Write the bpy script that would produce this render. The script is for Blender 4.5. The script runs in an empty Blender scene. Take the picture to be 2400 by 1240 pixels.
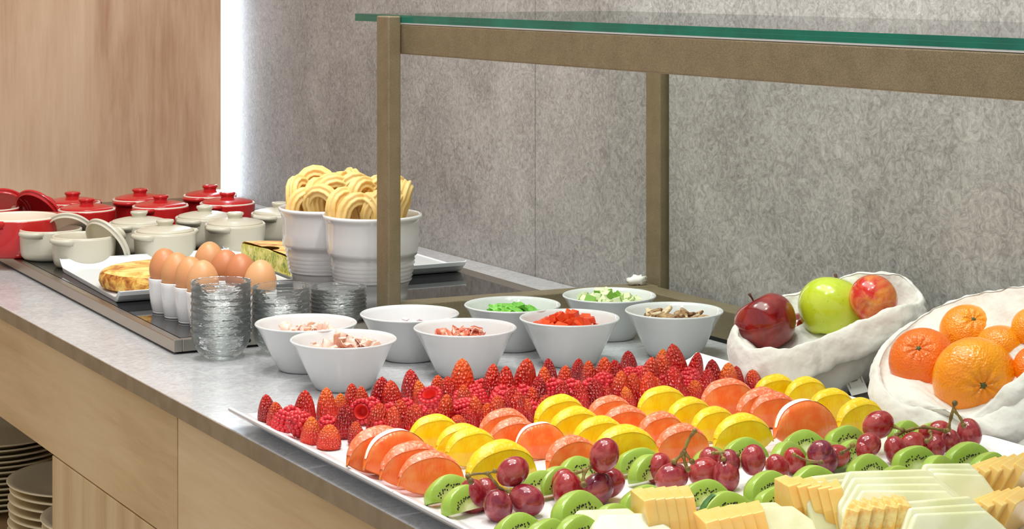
import bpy, bmesh, math, random
from mathutils import Vector, Matrix, Euler
random.seed(7)
S = bpy.context.scene
COL = S.collection
PI = math.pi
# ------------------------------------------------------------------ camera
FPX, CX, HY, CAMZ = 4574.0, 1200.0, -53.0, 1.4
TH = math.atan(2635/4574.0)
D = Vector((-math.cos(TH), math.sin(TH), 0)); R = Vector((math.sin(TH), math.cos(TH), 0))
cd = bpy.data.cameras.new('camera'); cam = bpy.data.objects.new('camera', cd); COL.objects.link(cam)
cam.location = (0, 0, CAMZ); cam.rotation_euler = (PI/2, 0, math.atan2(D.y, D.x)-PI/2)
cd.sensor_width = 36; cd.lens = 36*FPX/2400; cd.shift_y = -673/2400; cd.clip_start = .05
S.camera = cam
# ------------------------------------------------------------------ world, lights, exposure
S.view_settings.view_transform = 'Standard'; S.view_settings.look = 'None'
S.view_settings.exposure = 0.0; S.view_settings.gamma = 1.0; S.view_settings.use_curve_mapping = False
try:
    S.cycles.transparent_max_bounces = 48; S.cycles.max_bounces = 40; S.cycles.transmission_bounces = 40; S.cycles.glossy_bounces = 8; S.cycles.diffuse_bounces = 5
except Exception: pass
w = bpy.data.worlds.new('world'); S.world = w; w.use_nodes = True
w.node_tree.nodes['Background'].inputs[0].default_value = (1.0, .985, .96, 1)
w.node_tree.nodes['Background'].inputs[1].default_value = .68
def area(name, loc, size, power, color=(1, .96, .9), target=None, sy=None, spread=180):
    l = bpy.data.lights.new(name, 'AREA'); l.energy = power; l.color = color; l.size = size
    l.shape = 'RECTANGLE' if sy else 'DISK'
    if sy: l.size_y = sy
    l.spread = math.radians(spread)
    o = bpy.data.objects.new(name, l); COL.objects.link(o); o.location = loc
    t = Vector(target) if target else Vector((loc[0], loc[1], 0))
    o.rotation_euler = (t-Vector(loc)).to_track_quat('-Z', 'Y').to_euler()
    return o
area('ceiling_panel_light', (-2.0, .9, 2.7), 1.6, 22, (1, .97, .92), None, .9)
area('ceiling_downlight', (-1.25, .95, 2.6), .16, 4.2, (1, .96, .9), (-1.7, 1.2, .9))
area('ceiling_downlight', (-1.85, 1.25, 2.6), .10, 6, (1, .96, .9), (-2.1, 1.25, .9))
area('ceiling_downlight', (-1.5, .35, 2.6), .07, 4.5, (1, .97, .93), (-1.8, 1.2, .9))
area('ceiling_downlight', (-2.75, .85, 2.6), .16, 9, (1, .96, .9), (-3.0, 1.2, .9))

# ------------------------------------------------------------------ helpers
def P(x, y, z=.9):                       # point of the plane at height z seen at a place of the 2400x1240 frame
    Z = FPX*(CAMZ-z)/(y-HY); u = (x-CX)/FPX*Z
    v = D*Z+R*u; return Vector((v.x, v.y, z))
def Q(x, y, Z):                          # point at view depth Z
    v = D*Z+R*((x-CX)/FPX*Z); return Vector((v.x, v.y, CAMZ-Z*(y-HY)/FPX))
def lin(c):
    return tuple(((v/255/12.92) if v/255 <= .04045 else ((v/255+.055)/1.055)**2.4) for v in c)+(1.0,)
MATS = {}
def nt(name):
    m = bpy.data.materials.new(name); m.use_nodes = True; MATS[name] = m
    n = m.node_tree.nodes; return m, n, m.node_tree.links, n['Principled BSDF']
def ramp(n, stops, interp='LINEAR'):
    r = n.new('ShaderNodeValToRGB'); e = r.color_ramp; e.interpolation = interp
    while len(e.elements) < len(stops): e.elements.new(.5)
    for k, (p, c) in enumerate(stops): e.elements[k].position = p; e.elements[k].color = c
    return r
def mapping(n, l, scale=(1, 1, 1), rot=(0, 0, 0), coord='Object'):
    tc = n.new('ShaderNodeTexCoord'); mp = n.new('ShaderNodeMapping')
    mp.inputs['Scale'].default_value = scale; mp.inputs['Rotation'].default_value = rot
    l.new(tc.outputs[coord], mp.inputs['Vector']); return mp
def noise(n, l, mp, scale, detail=4, rough=.5, dist=0):
    t = n.new('ShaderNodeTexNoise'); t.inputs['Scale'].default_value = scale; t.inputs['Detail'].default_value = detail
    t.inputs['Roughness'].default_value = rough; t.inputs['Distortion'].default_value = dist
    if mp: l.new(mp.outputs[0], t.inputs['Vector'])
    return t
def bump(n, l, b, src, strength, dist):
    bp = n.new('ShaderNodeBump'); bp.inputs['Strength'].default_value = strength; bp.inputs['Distance'].default_value = dist
    l.new(src, bp.inputs['Height']); l.new(bp.outputs[0], b.inputs['Normal']); return bp
def pbr(name, col, rough=.5, metal=0, spec=.5, coat=0, sss=0, sssr=(.01, .004, .002), var=None, bmp=None, scale=(1, 1, 1)):
    """plain material; var=(second colour, noise scale, ramp lo, ramp hi); bmp=(scale, strength, distance)"""
    m, n, l, b = nt(name)
    b.inputs['Base Color'].default_value = lin(col); b.inputs['Roughness'].default_value = rough
    b.inputs['Metallic'].default_value = metal; b.inputs['Specular IOR Level'].default_value = spec
    b.inputs['Coat Weight'].default_value = coat; b.inputs['Coat Roughness'].default_value = .08
    if sss:
        b.inputs['Subsurface Weight'].default_value = sss; b.inputs['Subsurface Radius'].default_value = sssr
        b.inputs['Subsurface Scale'].default_value = 1.0
    mp = mapping(n, l, scale) if (var or bmp) else None
    if var:
        t = noise(n, l, mp, var[1], 5, .55, .4); rp = ramp(n, [(var[2], lin(col)), (var[3], lin(var[0]))])
        l.new(t.outputs[0], rp.inputs[0]); l.new(rp.outputs[0], b.inputs['Base Color'])
    if bmp:
        t = noise(n, l, mp, bmp[0], 3, .5); bump(n, l, b, t.outputs[0], bmp[1], bmp[2])
    return m

class MB:
    """collects faces; build() links them as one mesh object"""
    def __init__(s): s.v = []; s.f = []; s.sm = []
    def add(s, vs, fs, smooth=True):
        o = len(s.v); s.v += [tuple(v) for v in vs]; s.f += [tuple(i+o for i in f) for f in fs]; s.sm += [smooth]*len(fs); return s
    def box(s, x0, x1, y0, y1, z0, z1):
        vs = [(x, y, z) for z in (z0, z1) for y in (y0, y1) for x in (x0, x1)]
        return s.add(vs, [(0, 2, 3, 1), (4, 5, 7, 6), (0, 1, 5, 4), (2, 6, 7, 3), (0, 4, 6, 2), (1, 3, 7, 5)], False)
    def hexa(s, b, t):          # 4 bottom + 4 top corners, both counter-clockwise
        return s.add(list(b)+list(t), [(3, 2, 1, 0), (4, 5, 6, 7), (0, 1, 5, 4), (1, 2, 6, 5), (2, 3, 7, 6), (3, 0, 4, 7)], False)
    def lathe(s, prof, n=32, c=(0, 0, 0), fn=None):
        vs = []; idx = []
        for r, z in prof:
            if r < 1e-6: idx.append([len(vs)]); vs.append((c[0], c[1], c[2]+z))
            else:
                idx.append(list(range(len(vs), len(vs)+n)))
                for k in range(n):
                    a = 2*PI*k/n; vs.append((c[0]+r*math.cos(a), c[1]+r*math.sin(a), c[2]+z))
        fs = []
        for a, b in zip(idx, idx[1:]):
            for k in range(n):
                k2 = (k+1) % n
                if len(a) == 1 and len(b) == 1: continue
                if len(a) == 1: fs.append((a[0], b[k2], b[k]))
                elif len(b) == 1: fs.append((a[k], a[k2], b[0]))
                else: fs.append((a[k], a[k2], b[k2], b[k]))
        if fn: vs = [fn(Vector(v)) for v in vs]
        return s.add(vs, fs)
    def tube(s, path, rad, n=8, star=0, caps=True):
        pts = [Vector(p) for p in path]; m = len(pts); vs = []; fs = []
        up = Vector((0, 0, 1)); t0 = (pts[1]-pts[0]).normalized()
        if abs(t0.dot(up)) > .9: up = Vector((1, 0, 0))
        nrm = (up-t0*up.dot(t0)).normalized()
        for i, p in enumerate(pts):
            t = (pts[min(i+1, m-1)]-pts[max(i-1, 0)]).normalized()
            nrm = (nrm-t*nrm.dot(t)).normalized(); bi = t.cross(nrm)
            r = rad[i] if isinstance(rad, (list, tuple)) else rad
            for k in range(n):
                a = 2*PI*k/n; rr = r*(1-star*.5*(1-math.cos(7*a))) if star else r
                vs.append(p+nrm*(rr*math.cos(a))+bi*(rr*math.sin(a)))
        for i in range(m-1):
            for k in range(n):
                fs.append((i*n+k, i*n+(k+1) % n, (i+1)*n+(k+1) % n, (i+1)*n+k))
        if caps: fs.append(tuple(range(n-1, -1, -1))); fs.append(tuple((m-1)*n+k for k in range(n)))
        return s.add(vs, fs)
    def loft(s, rings, caps=True, closed=True, smooth=True):
        n = len(rings[0]); vs = [v for r in rings for v in r]; fs = []
        for i in range(len(rings)-1):
            for k in range(n if closed else n-1):
                fs.append((i*n+k, i*n+(k+1) % n, (i+1)*n+(k+1) % n, (i+1)*n+k))
        if caps: fs.append(tuple(range(n-1, -1, -1))); fs.append(tuple((len(rings)-1)*n+k for k in range(n)))
        return s.add(vs, fs, smooth)
    def ball(s, c, rx, ry=None, rz=None, n=16, m=10, fn=None):
        ry = ry or rx; rz = rz or rx
        prof = [(math.sin(PI*i/m), -math.cos(PI*i/m)) for i in range(m+1)]; prof[0] = (0, -1); prof[-1] = (0, 1)
        def g(v):
            q = Vector((v.x*rx, v.y*ry, v.z*rz))
            if fn: q = fn(q)
            return q+Vector(c)
        return s.lathe(prof, n, (0, 0, 0), g)
    def mesh(s, name):
        me = bpy.data.meshes.new(name); me.from_pydata(s.v, [], s.f)
        bm = bmesh.new(); bm.from_mesh(me); bmesh.ops.remove_doubles(bm, verts=bm.verts, dist=1e-6)
        bmesh.ops.recalc_face_normals(bm, faces=bm.faces); bm.to_mesh(me); bm.free()
        me.polygons.foreach_set('use_smooth', [all(s.sm)]*len(me.polygons) if len(me.polygons) != len(s.sm) else s.sm)
        return me
    def build(s, name, mat, parent=None, bev=0, sub=0, seg=2):
        o = bpy.data.objects.new(name, s.mesh(name)); COL.objects.link(o)
        o.data.materials.append(MATS[mat] if isinstance(mat, str) else mat)
        if parent: o.parent = parent
        if bev:
            b = o.modifiers.new('bevel', 'BEVEL'); b.width = bev; b.segments = seg; b.limit_method = 'ANGLE'; b.angle_limit = .6
        if sub:
            q = o.modifiers.new('subd', 'SUBSURF'); q.levels = sub; q.render_levels = sub
        return o
def tag(o, label, cat, group=None, kind=None):
    o['label'] = label; o['category'] = cat
    if group: o['group'] = group
    if kind: o['kind'] = kind
    return o
def empty(name, loc=(0, 0, 0), rot=0):
    o = bpy.data.objects.new(name, None); COL.objects.link(o); o.location = loc
    o.rotation_euler = rot if isinstance(rot, (tuple, Euler)) else (0, 0, rot); o.empty_display_size = .02; return o
def place(o, loc, rot=0, sc=1):
    o.location = loc; o.rotation_euler = rot if isinstance(rot, (tuple, Euler)) else (0, 0, rot)
    o.scale = sc if isinstance(sc, (tuple, list)) else (sc, sc, sc); return o
def dup(src, name=None):
    c = src.copy(); COL.objects.link(c)
    for ch in src.children:
        k = ch.copy(); COL.objects.link(k); k.parent = c
        for g in ch.children:
            q = g.copy(); COL.objects.link(q); q.parent = k
    return c
_first = {}
def inst(key, maker):
    """the first call gives the built thing itself, later calls copies of it"""
    if key not in _first: _first[key] = maker(); return _first[key]
    return dup(_first[key])
ORD = ['first', 'second', 'third', 'fourth', 'fifth', 'sixth', 'seventh', 'eighth', 'ninth', 'tenth', 'eleventh', 'twelfth',
       'thirteenth', 'fourteenth', 'fifteenth', 'sixteenth', 'seventeenth', 'eighteenth', 'nineteenth', 'twentieth'] + ['%dth' % k if k % 10 > 3 or k % 10 == 0 else '%d%s' % (k, ['', 'st', 'nd', 'rd'][k % 10]) for k in range(21, 60)]

# ------------------------------------------------------------------ materials
def m_wood(name, base, light, dark, along, s=1.0, rough=.45):
    m, n, l, b = nt(name)
    sc = {'z': (9*s, 9*s, .75*s), 'x': (.75*s, 9*s, 9*s)}[along]
    mp = mapping(n, l, sc)
    t1 = noise(n, l, mp, 1.6, 6, .6, 1.4); t2 = noise(n, l, mp, 14, 4, .6, .3)
    sc3 = {'z': (1.6*s, 1.6*s, .35*s), 'x': (.35*s, 1.6*s, 1.6*s)}[along]
    mp3 = mapping(n, l, sc3); t3 = noise(n, l, mp3, 2.2, 3, .5, 2.5)
    w_ = n.new('ShaderNodeTexWave'); w_.bands_direction = 'X'; w_.inputs['Scale'].default_value = 1.2
    w_.inputs['Distortion'].default_value = 5; w_.inputs['Detail'].default_value = 3; l.new(mp3.outputs[0], w_.inputs['Vector'])
    a = n.new('ShaderNodeMixRGB'); a.inputs[0].default_value = .35; l.new(t1.outputs[0], a.inputs[1]); l.new(t2.outputs[0], a.inputs[2])
    c = n.new('ShaderNodeMixRGB'); c.inputs[0].default_value = .4; l.new(a.outputs[0], c.inputs[1]); l.new(t3.outputs[0], c.inputs[2])
    e = n.new('ShaderNodeMixRGB'); e.inputs[0].default_value = .13; l.new(c.outputs[0], e.inputs[1]); l.new(w_.outputs[0], e.inputs[2])
    rp = ramp(n, [(.3, lin(dark)), (.5, lin(base)), (.7, lin(light))]); l.new(e.outputs[0], rp.inputs[0])
    l.new(rp.outputs[0], b.inputs['Base Color']); b.inputs['Roughness'].default_value = rough
    bump(n, l, b, t2.outputs[0], .08, .002); return m
m_wood('wood_wall', (210, 176, 146), (228, 199, 170), (174, 131, 101), 'z', 1.0)
m_wood('wood_front', (216, 188, 142), (232, 208, 168), (186, 152, 106), 'x', 1.0)
m_wood('wood_front_vertical', (214, 187, 142), (228, 204, 164), (190, 158, 112), 'z', 2.2)
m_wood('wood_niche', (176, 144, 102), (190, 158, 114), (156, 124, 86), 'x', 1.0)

def m_laminate(name, stops, big, fine, rough, vein=.5, stretch=1.0):
    m, n, l, b = nt(name)
    mp = mapping(n, l, (1, 1, stretch)); t1 = noise(n, l, mp, big, 5, .6, .6)
    t2 = noise(n, l, mp, fine, 6, .68, 1.6)
    t4 = noise(n, l, mp, fine*2.0, 6, .72, 2.6)
    # thin dark squiggles: |noise-.5| small
    ab = n.new('ShaderNodeMath'); ab.operation = 'SUBTRACT'; ab.inputs[1].default_value = .5; l.new(t2.outputs[0], ab.inputs[0])
    a2 = n.new('ShaderNodeMath'); a2.operation = 'ABSOLUTE'; l.new(ab.outputs[0], a2.inputs[0])
    vr = ramp(n, [(0, (1, 1, 1, 1)), (.022, (0, 0, 0, 1))]); l.new(a2.outputs[0], vr.inputs[0])
    mx = n.new('ShaderNodeMixRGB'); mx.inputs[0].default_value = .68; l.new(t1.outputs[0], mx.inputs[1]); l.new(t4.outputs[0], mx.inputs[2])
    rp = ramp(n, stops); l.new(mx.outputs[0], rp.inputs[0])
    dk = n.new('ShaderNodeMixRGB'); dk.blend_type = 'MULTIPLY'; dk.inputs[2].default_value = (.52, .5, .48, 1)
    k = n.new('ShaderNodeMath'); k.operation = 'MULTIPLY'; k.inputs[1].default_value = vein
    l.new(vr.outputs[0], k.inputs[0]); l.new(k.outputs[0], dk.inputs[0]); l.new(rp.outputs[0], dk.inputs[1])
    l.new(dk.outputs[0], b.inputs['Base Color']); b.inputs['Roughness'].default_value = rough
    return m
m_laminate('wall_laminate', [(.32, lin((112, 109, 106))), (.44, lin((147, 144, 141))), (.53, lin((168, 166, 163))), (.66, lin((194, 192, 188)))], 5.0, 30, .5, .6, .9)
m_laminate('counter_laminate', [(.3, lin((158, 160, 162))), (.5, lin((188, 190, 193))), (.7, lin((210, 212, 215)))], 6, 20, .2, .14)
pbr('counter_edge', (140, 122, 96), .5, var=((152, 134, 108), 30, .4, .6))
m, n, l, b = nt('bronze'); mp = mapping(n, l); t = noise(n, l, mp, 900, 2, .5); t2 = noise(n, l, mp, 40, 3)
rp = ramp(n, [(.3, lin((116, 104, 80))), (.7, lin((154, 141, 112)))]); mx = n.new('ShaderNodeMixRGB'); mx.inputs[0].default_value = .3
l.new(t.outputs[0], mx.inputs[1]); l.new(t2.outputs[0], mx.inputs[2]); l.new(mx.outputs[0], rp.inputs[0]); l.new(rp.outputs[0], b.inputs['Base Color'])
b.inputs['Metallic'].default_value = .4; b.inputs['Roughness'].default_value = .42; bump(n, l, b, t.outputs[0], .35, .0012)
pbr('steel', (176, 170, 160), .3, 1.0, bmp=(60, .05, .002))
pbr('black_glass', (9, 10, 13), .05, 0, .5)
pbr('black_rubber', (12, 12, 12), .6)
pbr('porcelain', (236, 236, 237), .08, 0, .5, coat=.3)
pbr('bowl_porcelain', (216, 218, 218), .06, 0, .5)
pbr('platter_porcelain', (240, 240, 242), .16, 0, .5)
pbr('hob_platter_porcelain', (226, 232, 236), .16, 0, .5)
pbr('stoneware_cream', (206, 202, 184), .28, 0, .5, coat=.15)
pbr('stoneware_cream_inside', (214, 208, 190), .28)
pbr('stoneware_red', (196, 34, 36), .2, 0, .5, coat=.3)
pbr('stoneware_lip', (240, 226, 210), .25, coat=.2)
pbr('plate_cream', (236, 222, 188), .22)
pbr('cloth', (222, 218, 211), .85, var=((231, 228, 222), 8, .4, .6), bmp=(34, .45, .012))
pbr('paper_tag', (240, 238, 232), .6)
pbr('print_grey', (150, 146, 140), .7)
m, n, l, b = nt('egg_shell'); oi = n.new('ShaderNodeObjectInfo'); rp = ramp(n, [(0, lin((198, 124, 84))), (.5, lin((214, 146, 94))), (1, lin((226, 172, 122)))])
l.new(oi.outputs['Random'], rp.inputs[0]); l.new(rp.outputs[0], b.inputs['Base Color']); b.inputs['Roughness'].default_value = .4; b.inputs['Subsurface Weight'].default_value = .1
b.inputs['Subsurface Radius'].default_value = (.004, .002, .001); b.inputs['Subsurface Scale'].default_value = 1; t = noise(n, l, mapping(n, l), 900, 2); bump(n, l, b, t.outputs[0], .06, .0005)
pbr('churro', (236, 196, 116), .5, sss=.2, sssr=(.008, .004, .001), var=((246, 216, 146), 60, .35, .65))
pbr('floor_tile', (150, 138, 124), .5, var=((165, 152, 138), 5, .4, .6))
# glass: laminated shelf (green edge absorption painted on as solid strips) and small pressed bowls
m, n, l, b = nt('shelf_glass'); n.remove(b)
tr = n.new('ShaderNodeBsdfTransparent'); tr.inputs[0].default_value = (.965, .99, .98, 1); gl = n.new('ShaderNodeBsdfGlossy'); gl.inputs['Roughness'].default_value = .01
lw = n.new('ShaderNodeFresnel'); lw.inputs[0].default_value = 1.25; sm = n.new('ShaderNodeMixShader')
l.new(lw.outputs[0], sm.inputs[0]); l.new(tr.outputs[0], sm.inputs[1]); l.new(gl.outputs[0], sm.inputs[2]); l.new(sm.outputs[0], n['Material Output'].inputs['Surface'])
pbr('shelf_glass_edge', (4, 96, 80), .12, 0, .5, var=((2, 120, 98), 9, .4, .65))
pbr('glass_film', (60, 168, 142), .3)
m, n, l, b = nt('bowl_glass'); n.remove(b)
tr = n.new('ShaderNodeBsdfTransparent'); tr.inputs[0].default_value = (.992, .998, .997, 1)
gl = n.new('ShaderNodeBsdfGlossy'); gl.inputs['Roughness'].default_value = .05; gl.inputs[0].default_value = (1, 1, 1, 1)
lw = n.new('ShaderNodeFresnel'); lw.inputs[0].default_value = 1.3
mp = mapping(n, l, (1, 1, 2.5)); t = noise(n, l, mp, 70, 2, .5); bp = n.new('ShaderNodeBump'); bp.inputs['Strength'].default_value = .6; bp.inputs['Distance'].default_value = .003
l.new(t.outputs[0], bp.inputs['Height']); l.new(bp.outputs[0], gl.inputs['Normal']); l.new(bp.outputs[0], lw.inputs['Normal'])
sm = n.new('ShaderNodeMixShader'); l.new(lw.outputs[0], sm.inputs[0]); l.new(tr.outputs[0], sm.inputs[1]); l.new(gl.outputs[0], sm.inputs[2])
df = n.new('ShaderNodeBsdfDiffuse'); df.inputs[0].default_value = (.92, .97, .96, 1); s2_ = n.new('ShaderNodeMixShader'); s2_.inputs[0].default_value = .03
l.new(sm.outputs[0], s2_.inputs[1]); l.new(df.outputs[0], s2_.inputs[2]); l.new(s2_.outputs[0], n['Material Output'].inputs['Surface'])
m, n, l, b = nt('led'); b.inputs['Emission Color'].default_value = (.72, .86, 1, 1); b.inputs['Emission Strength'].default_value = 9

# food
def m_berry(name, red, tip, dark):
    m, n, l, b = nt(name); mp = mapping(n, l, (1, 1, .8))
    v = n.new('ShaderNodeTexVoronoi'); v.inputs['Scale'].default_value = 360; v.inputs['Randomness'].default_value = .55; l.new(mp.outputs[0], v.inputs['Vector'])
    t = noise(n, l, mp, 60, 3); oi = n.new('ShaderNodeObjectInfo')
    sx = n.new('ShaderNodeSeparateXYZ'); l.new(mp.outputs[0], sx.inputs[0])
    mr = n.new('ShaderNodeMapRange'); mr.inputs[1].default_value = .014; mr.inputs[2].default_value = .036; l.new(sx.outputs[2], mr.inputs[0])
    pw = n.new('ShaderNodeMath'); pw.operation = 'MULTIPLY'; l.new(mr.outputs[0], pw.inputs[0]); l.new(oi.outputs['Random'], pw.inputs[1])
    c0 = ramp(n, [(.3, lin(dark)), (.65, lin(red))]); l.new(t.outputs[0], c0.inputs[0])
    c1 = n.new('ShaderNodeMixRGB'); c1.inputs[2].default_value = lin(tip); l.new(pw.outputs[0], c1.inputs[0]); l.new(c0.outputs[0], c1.inputs[1])
    sr = ramp(n, [(.0, (.7, .7, .7, 1)), (.13, (.7, .7, .7, 1)), (.19, (0, 0, 0, 1))]); l.new(v.outputs['Distance'], sr.inputs[0])
    c2 = n.new('ShaderNodeMixRGB'); c2.inputs[2].default_value = lin((244, 160, 84)); l.new(sr.outputs[0], c2.inputs[0]); l.new(c1.outputs[0], c2.inputs[1])
    l.new(c2.outputs[0], b.inputs['Base Color']); b.inputs['Roughness'].default_value = .2
    b.inputs['Subsurface Weight'].default_value = .15; b.inputs['Subsurface Radius'].default_value = (.006, .001, .0006); b.inputs['Subsurface Scale'].default_value = 1
    bump(n, l, b, v.outputs['Distance'], 1.0, .0028)
m_berry('strawberry', (214, 30, 26), (240, 104, 36), (168, 14, 22))
m_berry('strawberry_dark', (184, 18, 26), (206, 40, 30), (134, 8, 18))
m_berry('strawberry_orange', (232, 62, 28), (250, 150, 50), (206, 34, 26))
pbr('raspberry_inside', (228, 62, 52), .4, sss=.3, sssr=(.006, .002, .001))
pbr('raspberry', (200, 28, 46), .32, sss=.2, sssr=(.006, .001, .001), var=((226, 64, 66), 40, .35, .7))
def m_citrus(name, a, c, d):
    m, n, l, b = nt(name); mp = mapping(n, l, (1, 1, 1))
    t = noise(n, l, mp, 55, 3, .5, .4); v = n.new('ShaderNodeTexVoronoi'); v.inputs['Scale'].default_value = 330
    ms = mapping(n, l, (1, 1, .35)); l.new(ms.outputs[0], v.inputs['Vector'])
    rp = ramp(n, [(.28, lin(d)), (.5, lin(a)), (.75, lin(c))]); l.new(t.outputs[0], rp.inputs[0]); l.new(rp.outputs[0], b.inputs['Base Color'])
    b.inputs['Roughness'].default_value = .25; b.inputs['Subsurface Weight'].default_value = .45
    b.inputs['Subsurface Radius'].default_value = (.014, .006, .002); b.inputs['Subsurface Scale'].default_value = 1
    bump(n, l, b, v.outputs['Distance'], .25, .0015)
m_citrus('grapefruit', (248, 124, 54), (250, 154, 88), (242, 98, 36))
m_citrus('orange_flesh', (250, 208, 10), (253, 222, 40), (244, 182, 4))
pbr('grapefruit_membrane', (246, 122, 76), .3, sss=.3, var=((252, 196, 168), 300, .5, .68), bmp=(400, .4, .0012))
pbr('orange_membrane', (250, 210, 20), .3, sss=.3, var=((253, 234, 120), 300, .52, .7), bmp=(400, .4, .0012))
pbr('pith', (252, 236, 222), .5, sss=.2, var=((255, 246, 238), 90, .4, .6))
m, n, l, b = nt('kiwi'); mp = mapping(n, l); ln = n.new('ShaderNodeVectorMath'); ln.operation = 'LENGTH'
ms = n.new('ShaderNodeVectorMath'); ms.operation = 'MULTIPLY'; ms.inputs[1].default_value = (0, .72, 1.15)
l.new(mp.outputs[0], ms.inputs[0]); l.new(ms.outputs[0], ln.inputs[0]); t = noise(n, l, mp, 160, 3)
ad = n.new('ShaderNodeMath'); ad.operation = 'MULTIPLY_ADD'; ad.inputs[1].default_value = .006; l.new(t.outputs[0], ad.inputs[0]); l.new(ln.outputs['Value'], ad.inputs[2])
rp = ramp(n, [(.0, lin((230, 238, 190))), (.009, lin((226, 236, 180))), (.0125, lin((176, 192, 96))), (.018, lin((146, 174, 60))), (.026, lin((152, 184, 72))), (.03, lin((168, 196, 92)))])
l.new(ad.outputs[0], rp.inputs[0]); l.new(rp.outputs[0], b.inputs['Base Color']); b.inputs['Roughness'].default_value = .22
b.inputs['Subsurface Weight'].default_value = .3; b.inputs['Subsurface Radius'].default_value = (.008, .009, .003); b.inputs['Subsurface Scale'].default_value = 1
bump(n, l, b, t.outputs[0], .2, .0015)
pbr('kiwi_seed', (22, 18, 14), .35)
pbr('kiwi_skin', (44, 92, 36), .5, var=((74, 130, 60), 120, .4, .6))
m, n, l, b = nt('grape'); mp = mapping(n, l); t = noise(n, l, mp, 70, 4, .55, .8); oi = n.new('ShaderNodeObjectInfo')
c1 = ramp(n, [(0, lin((140, 22, 38))), (.5, lin((168, 34, 34))), (1, lin((116, 26, 56)))]); l.new(oi.outputs['Random'], c1.inputs[0])
bl = ramp(n, [(.44, (0, 0, 0, 1)), (.7, (.7, .7, .7, 1))]); l.new(t.outputs[0], bl.inputs[0])
c2 = n.new('ShaderNodeMixRGB'); c2.inputs[2].default_value = lin((206, 104, 98)); l.new(bl.outputs[0], c2.inputs[0]); l.new(c1.outputs[0], c2.inputs[1])
l.new(c2.outputs[0], b.inputs['Base Color']); b.inputs['Roughness'].default_value = .16; b.inputs['Coat Weight'].default_value = .4
b.inputs['Subsurface Weight'].default_value = .15; b.inputs['Subsurface Radius'].default_value = (.008, .002, .002); b.inputs['Subsurface Scale'].default_value = 1
pbr('grape_stem', (150, 128, 66), .55, var=((110, 84, 40), 90, .45, .6))
pbr('honeydew', (216, 219, 174), .26, sss=.4, sssr=(.012, .012, .007), var=((230, 232, 200), 30, .4, .65))
pbr('cantaloupe', (250, 200, 108), .26, sss=.4, sssr=(.014, .006, .002), var=((252, 214, 138), 30, .4, .65))
pbr('cantaloupe_seedy', (248, 190, 92), .3, sss=.35, sssr=(.012, .006, .002), var=((252, 226, 150), 160, .4, .6), bmp=(300, .5, .002))
def m_apple(name, a, c, sp, spot):
    m, n, l, b = nt(name); mp = mapping(n, l, (1, 1, .45)); t = noise(n, l, mp, 34, 4, .6, .6); m2 = mapping(n, l)
    rp = ramp(n, [(.42, lin(a)), (.74, lin(c))]); l.new(t.outputs[0], rp.inputs[0])
    v = n.new('ShaderNodeTexVoronoi'); v.inputs['Scale'].default_value = 170; l.new(m2.outputs[0], v.inputs['Vector'])
    sr = ramp(n, [(0, (spot*.6,)*3+(1,)), (.09, (spot*.6,)*3+(1,)), (.13, (0, 0, 0, 1))]); l.new(v.outputs['Distance'], sr.inputs[0])
    mx = n.new('ShaderNodeMixRGB'); mx.inputs[2].default_value = lin(sp); l.new(sr.outputs[0], mx.inputs[0]); l.new(rp.outputs[0], mx.inputs[1])
    l.new(mx.outputs[0], b.inputs['Base Color']); b.inputs['Roughness'].default_value = .18; b.inputs['Coat Weight'].default_value = .5
m_apple('apple_dark_red', (116, 8, 16), (158, 34, 22), (190, 90, 60), .25)
m_apple('apple_green', (188, 206, 40), (206, 216, 70), (110, 120, 20), .8)
m_apple('apple_red_yellow', (204, 36, 28), (240, 176, 84), (240, 170, 120), .35)
pbr('apple_stem', (84, 46, 26), .7)
def m_mandarin(name, a, c):
    m, n, l, b = nt(name); mp = mapping(n, l); t = noise(n, l, mp, 30, 3); v = n.new('ShaderNodeTexVoronoi'); v.inputs['Scale'].default_value = 420
    l.new(mp.outputs[0], v.inputs['Vector']); rp = ramp(n, [(.35, lin(a)), (.7, lin(c))]); l.new(t.outputs[0], rp.inputs[0])
    l.new(rp.outputs[0], b.inputs['Base Color']); b.inputs['Roughness'].default_value = .24; b.inputs['Coat Weight'].default_value = .3
    t2 = noise(n, l, mp, 90, 3); ml = n.new('ShaderNodeMath'); ml.operation = 'MULTIPLY_ADD'; ml.inputs[1].default_value = .4
    l.new(v.outputs['Distance'], ml.inputs[0]); l.new(t2.outputs[0], ml.inputs[2]); bump(n, l, b, ml.outputs[0], .6, .003)
m_mandarin('mandarin_deep', (238, 106, 0), (246, 122, 2)); m_mandarin('mandarin_light', (246, 140, 0), (250, 162, 2))
pbr('calyx', (84, 92, 48), .7)
m, n, l, b = nt('omelette_top'); mp = mapping(n, l); t = noise(n, l, mp, 26, 5, .65, .6); rp = ramp(n, [(.36, lin((168, 96, 34))), (.46, lin((224, 172, 84))), (.56, lin((240, 208, 124))), (.7, lin((246, 222, 150)))])
l.new(t.outputs[0], rp.inputs[0]); l.new(rp.outputs[0], b.inputs['Base Color']); b.inputs['Roughness'].default_value = .5; bump(n, l, b, t.outputs[0], .5, .006)
m, n, l, b = nt('omelette_side'); mp = mapping(n, l); t = noise(n, l, mp, 70, 5, .65, .6); rp = ramp(n, [(.34, lin((128, 62, 18))), (.48, lin((196, 128, 46))), (.6, lin((232, 188, 92)))])
l.new(t.outputs[0], rp.inputs[0]); l.new(rp.outputs[0], b.inputs['Base Color']); b.inputs['Roughness'].default_value = .5; bump(n, l, b, t.outputs[0], .6, .006)
m, n, l, b = nt('omelette_cut'); mp = mapping(n, l); t = noise(n, l, mp, 75, 4, .6, 1.2); rp = ramp(n, [(.34, lin((112, 136, 26))), (.45, lin((196, 190, 60))), (.58, lin((232, 218, 116))), (.7, lin((244, 234, 160)))])
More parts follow.
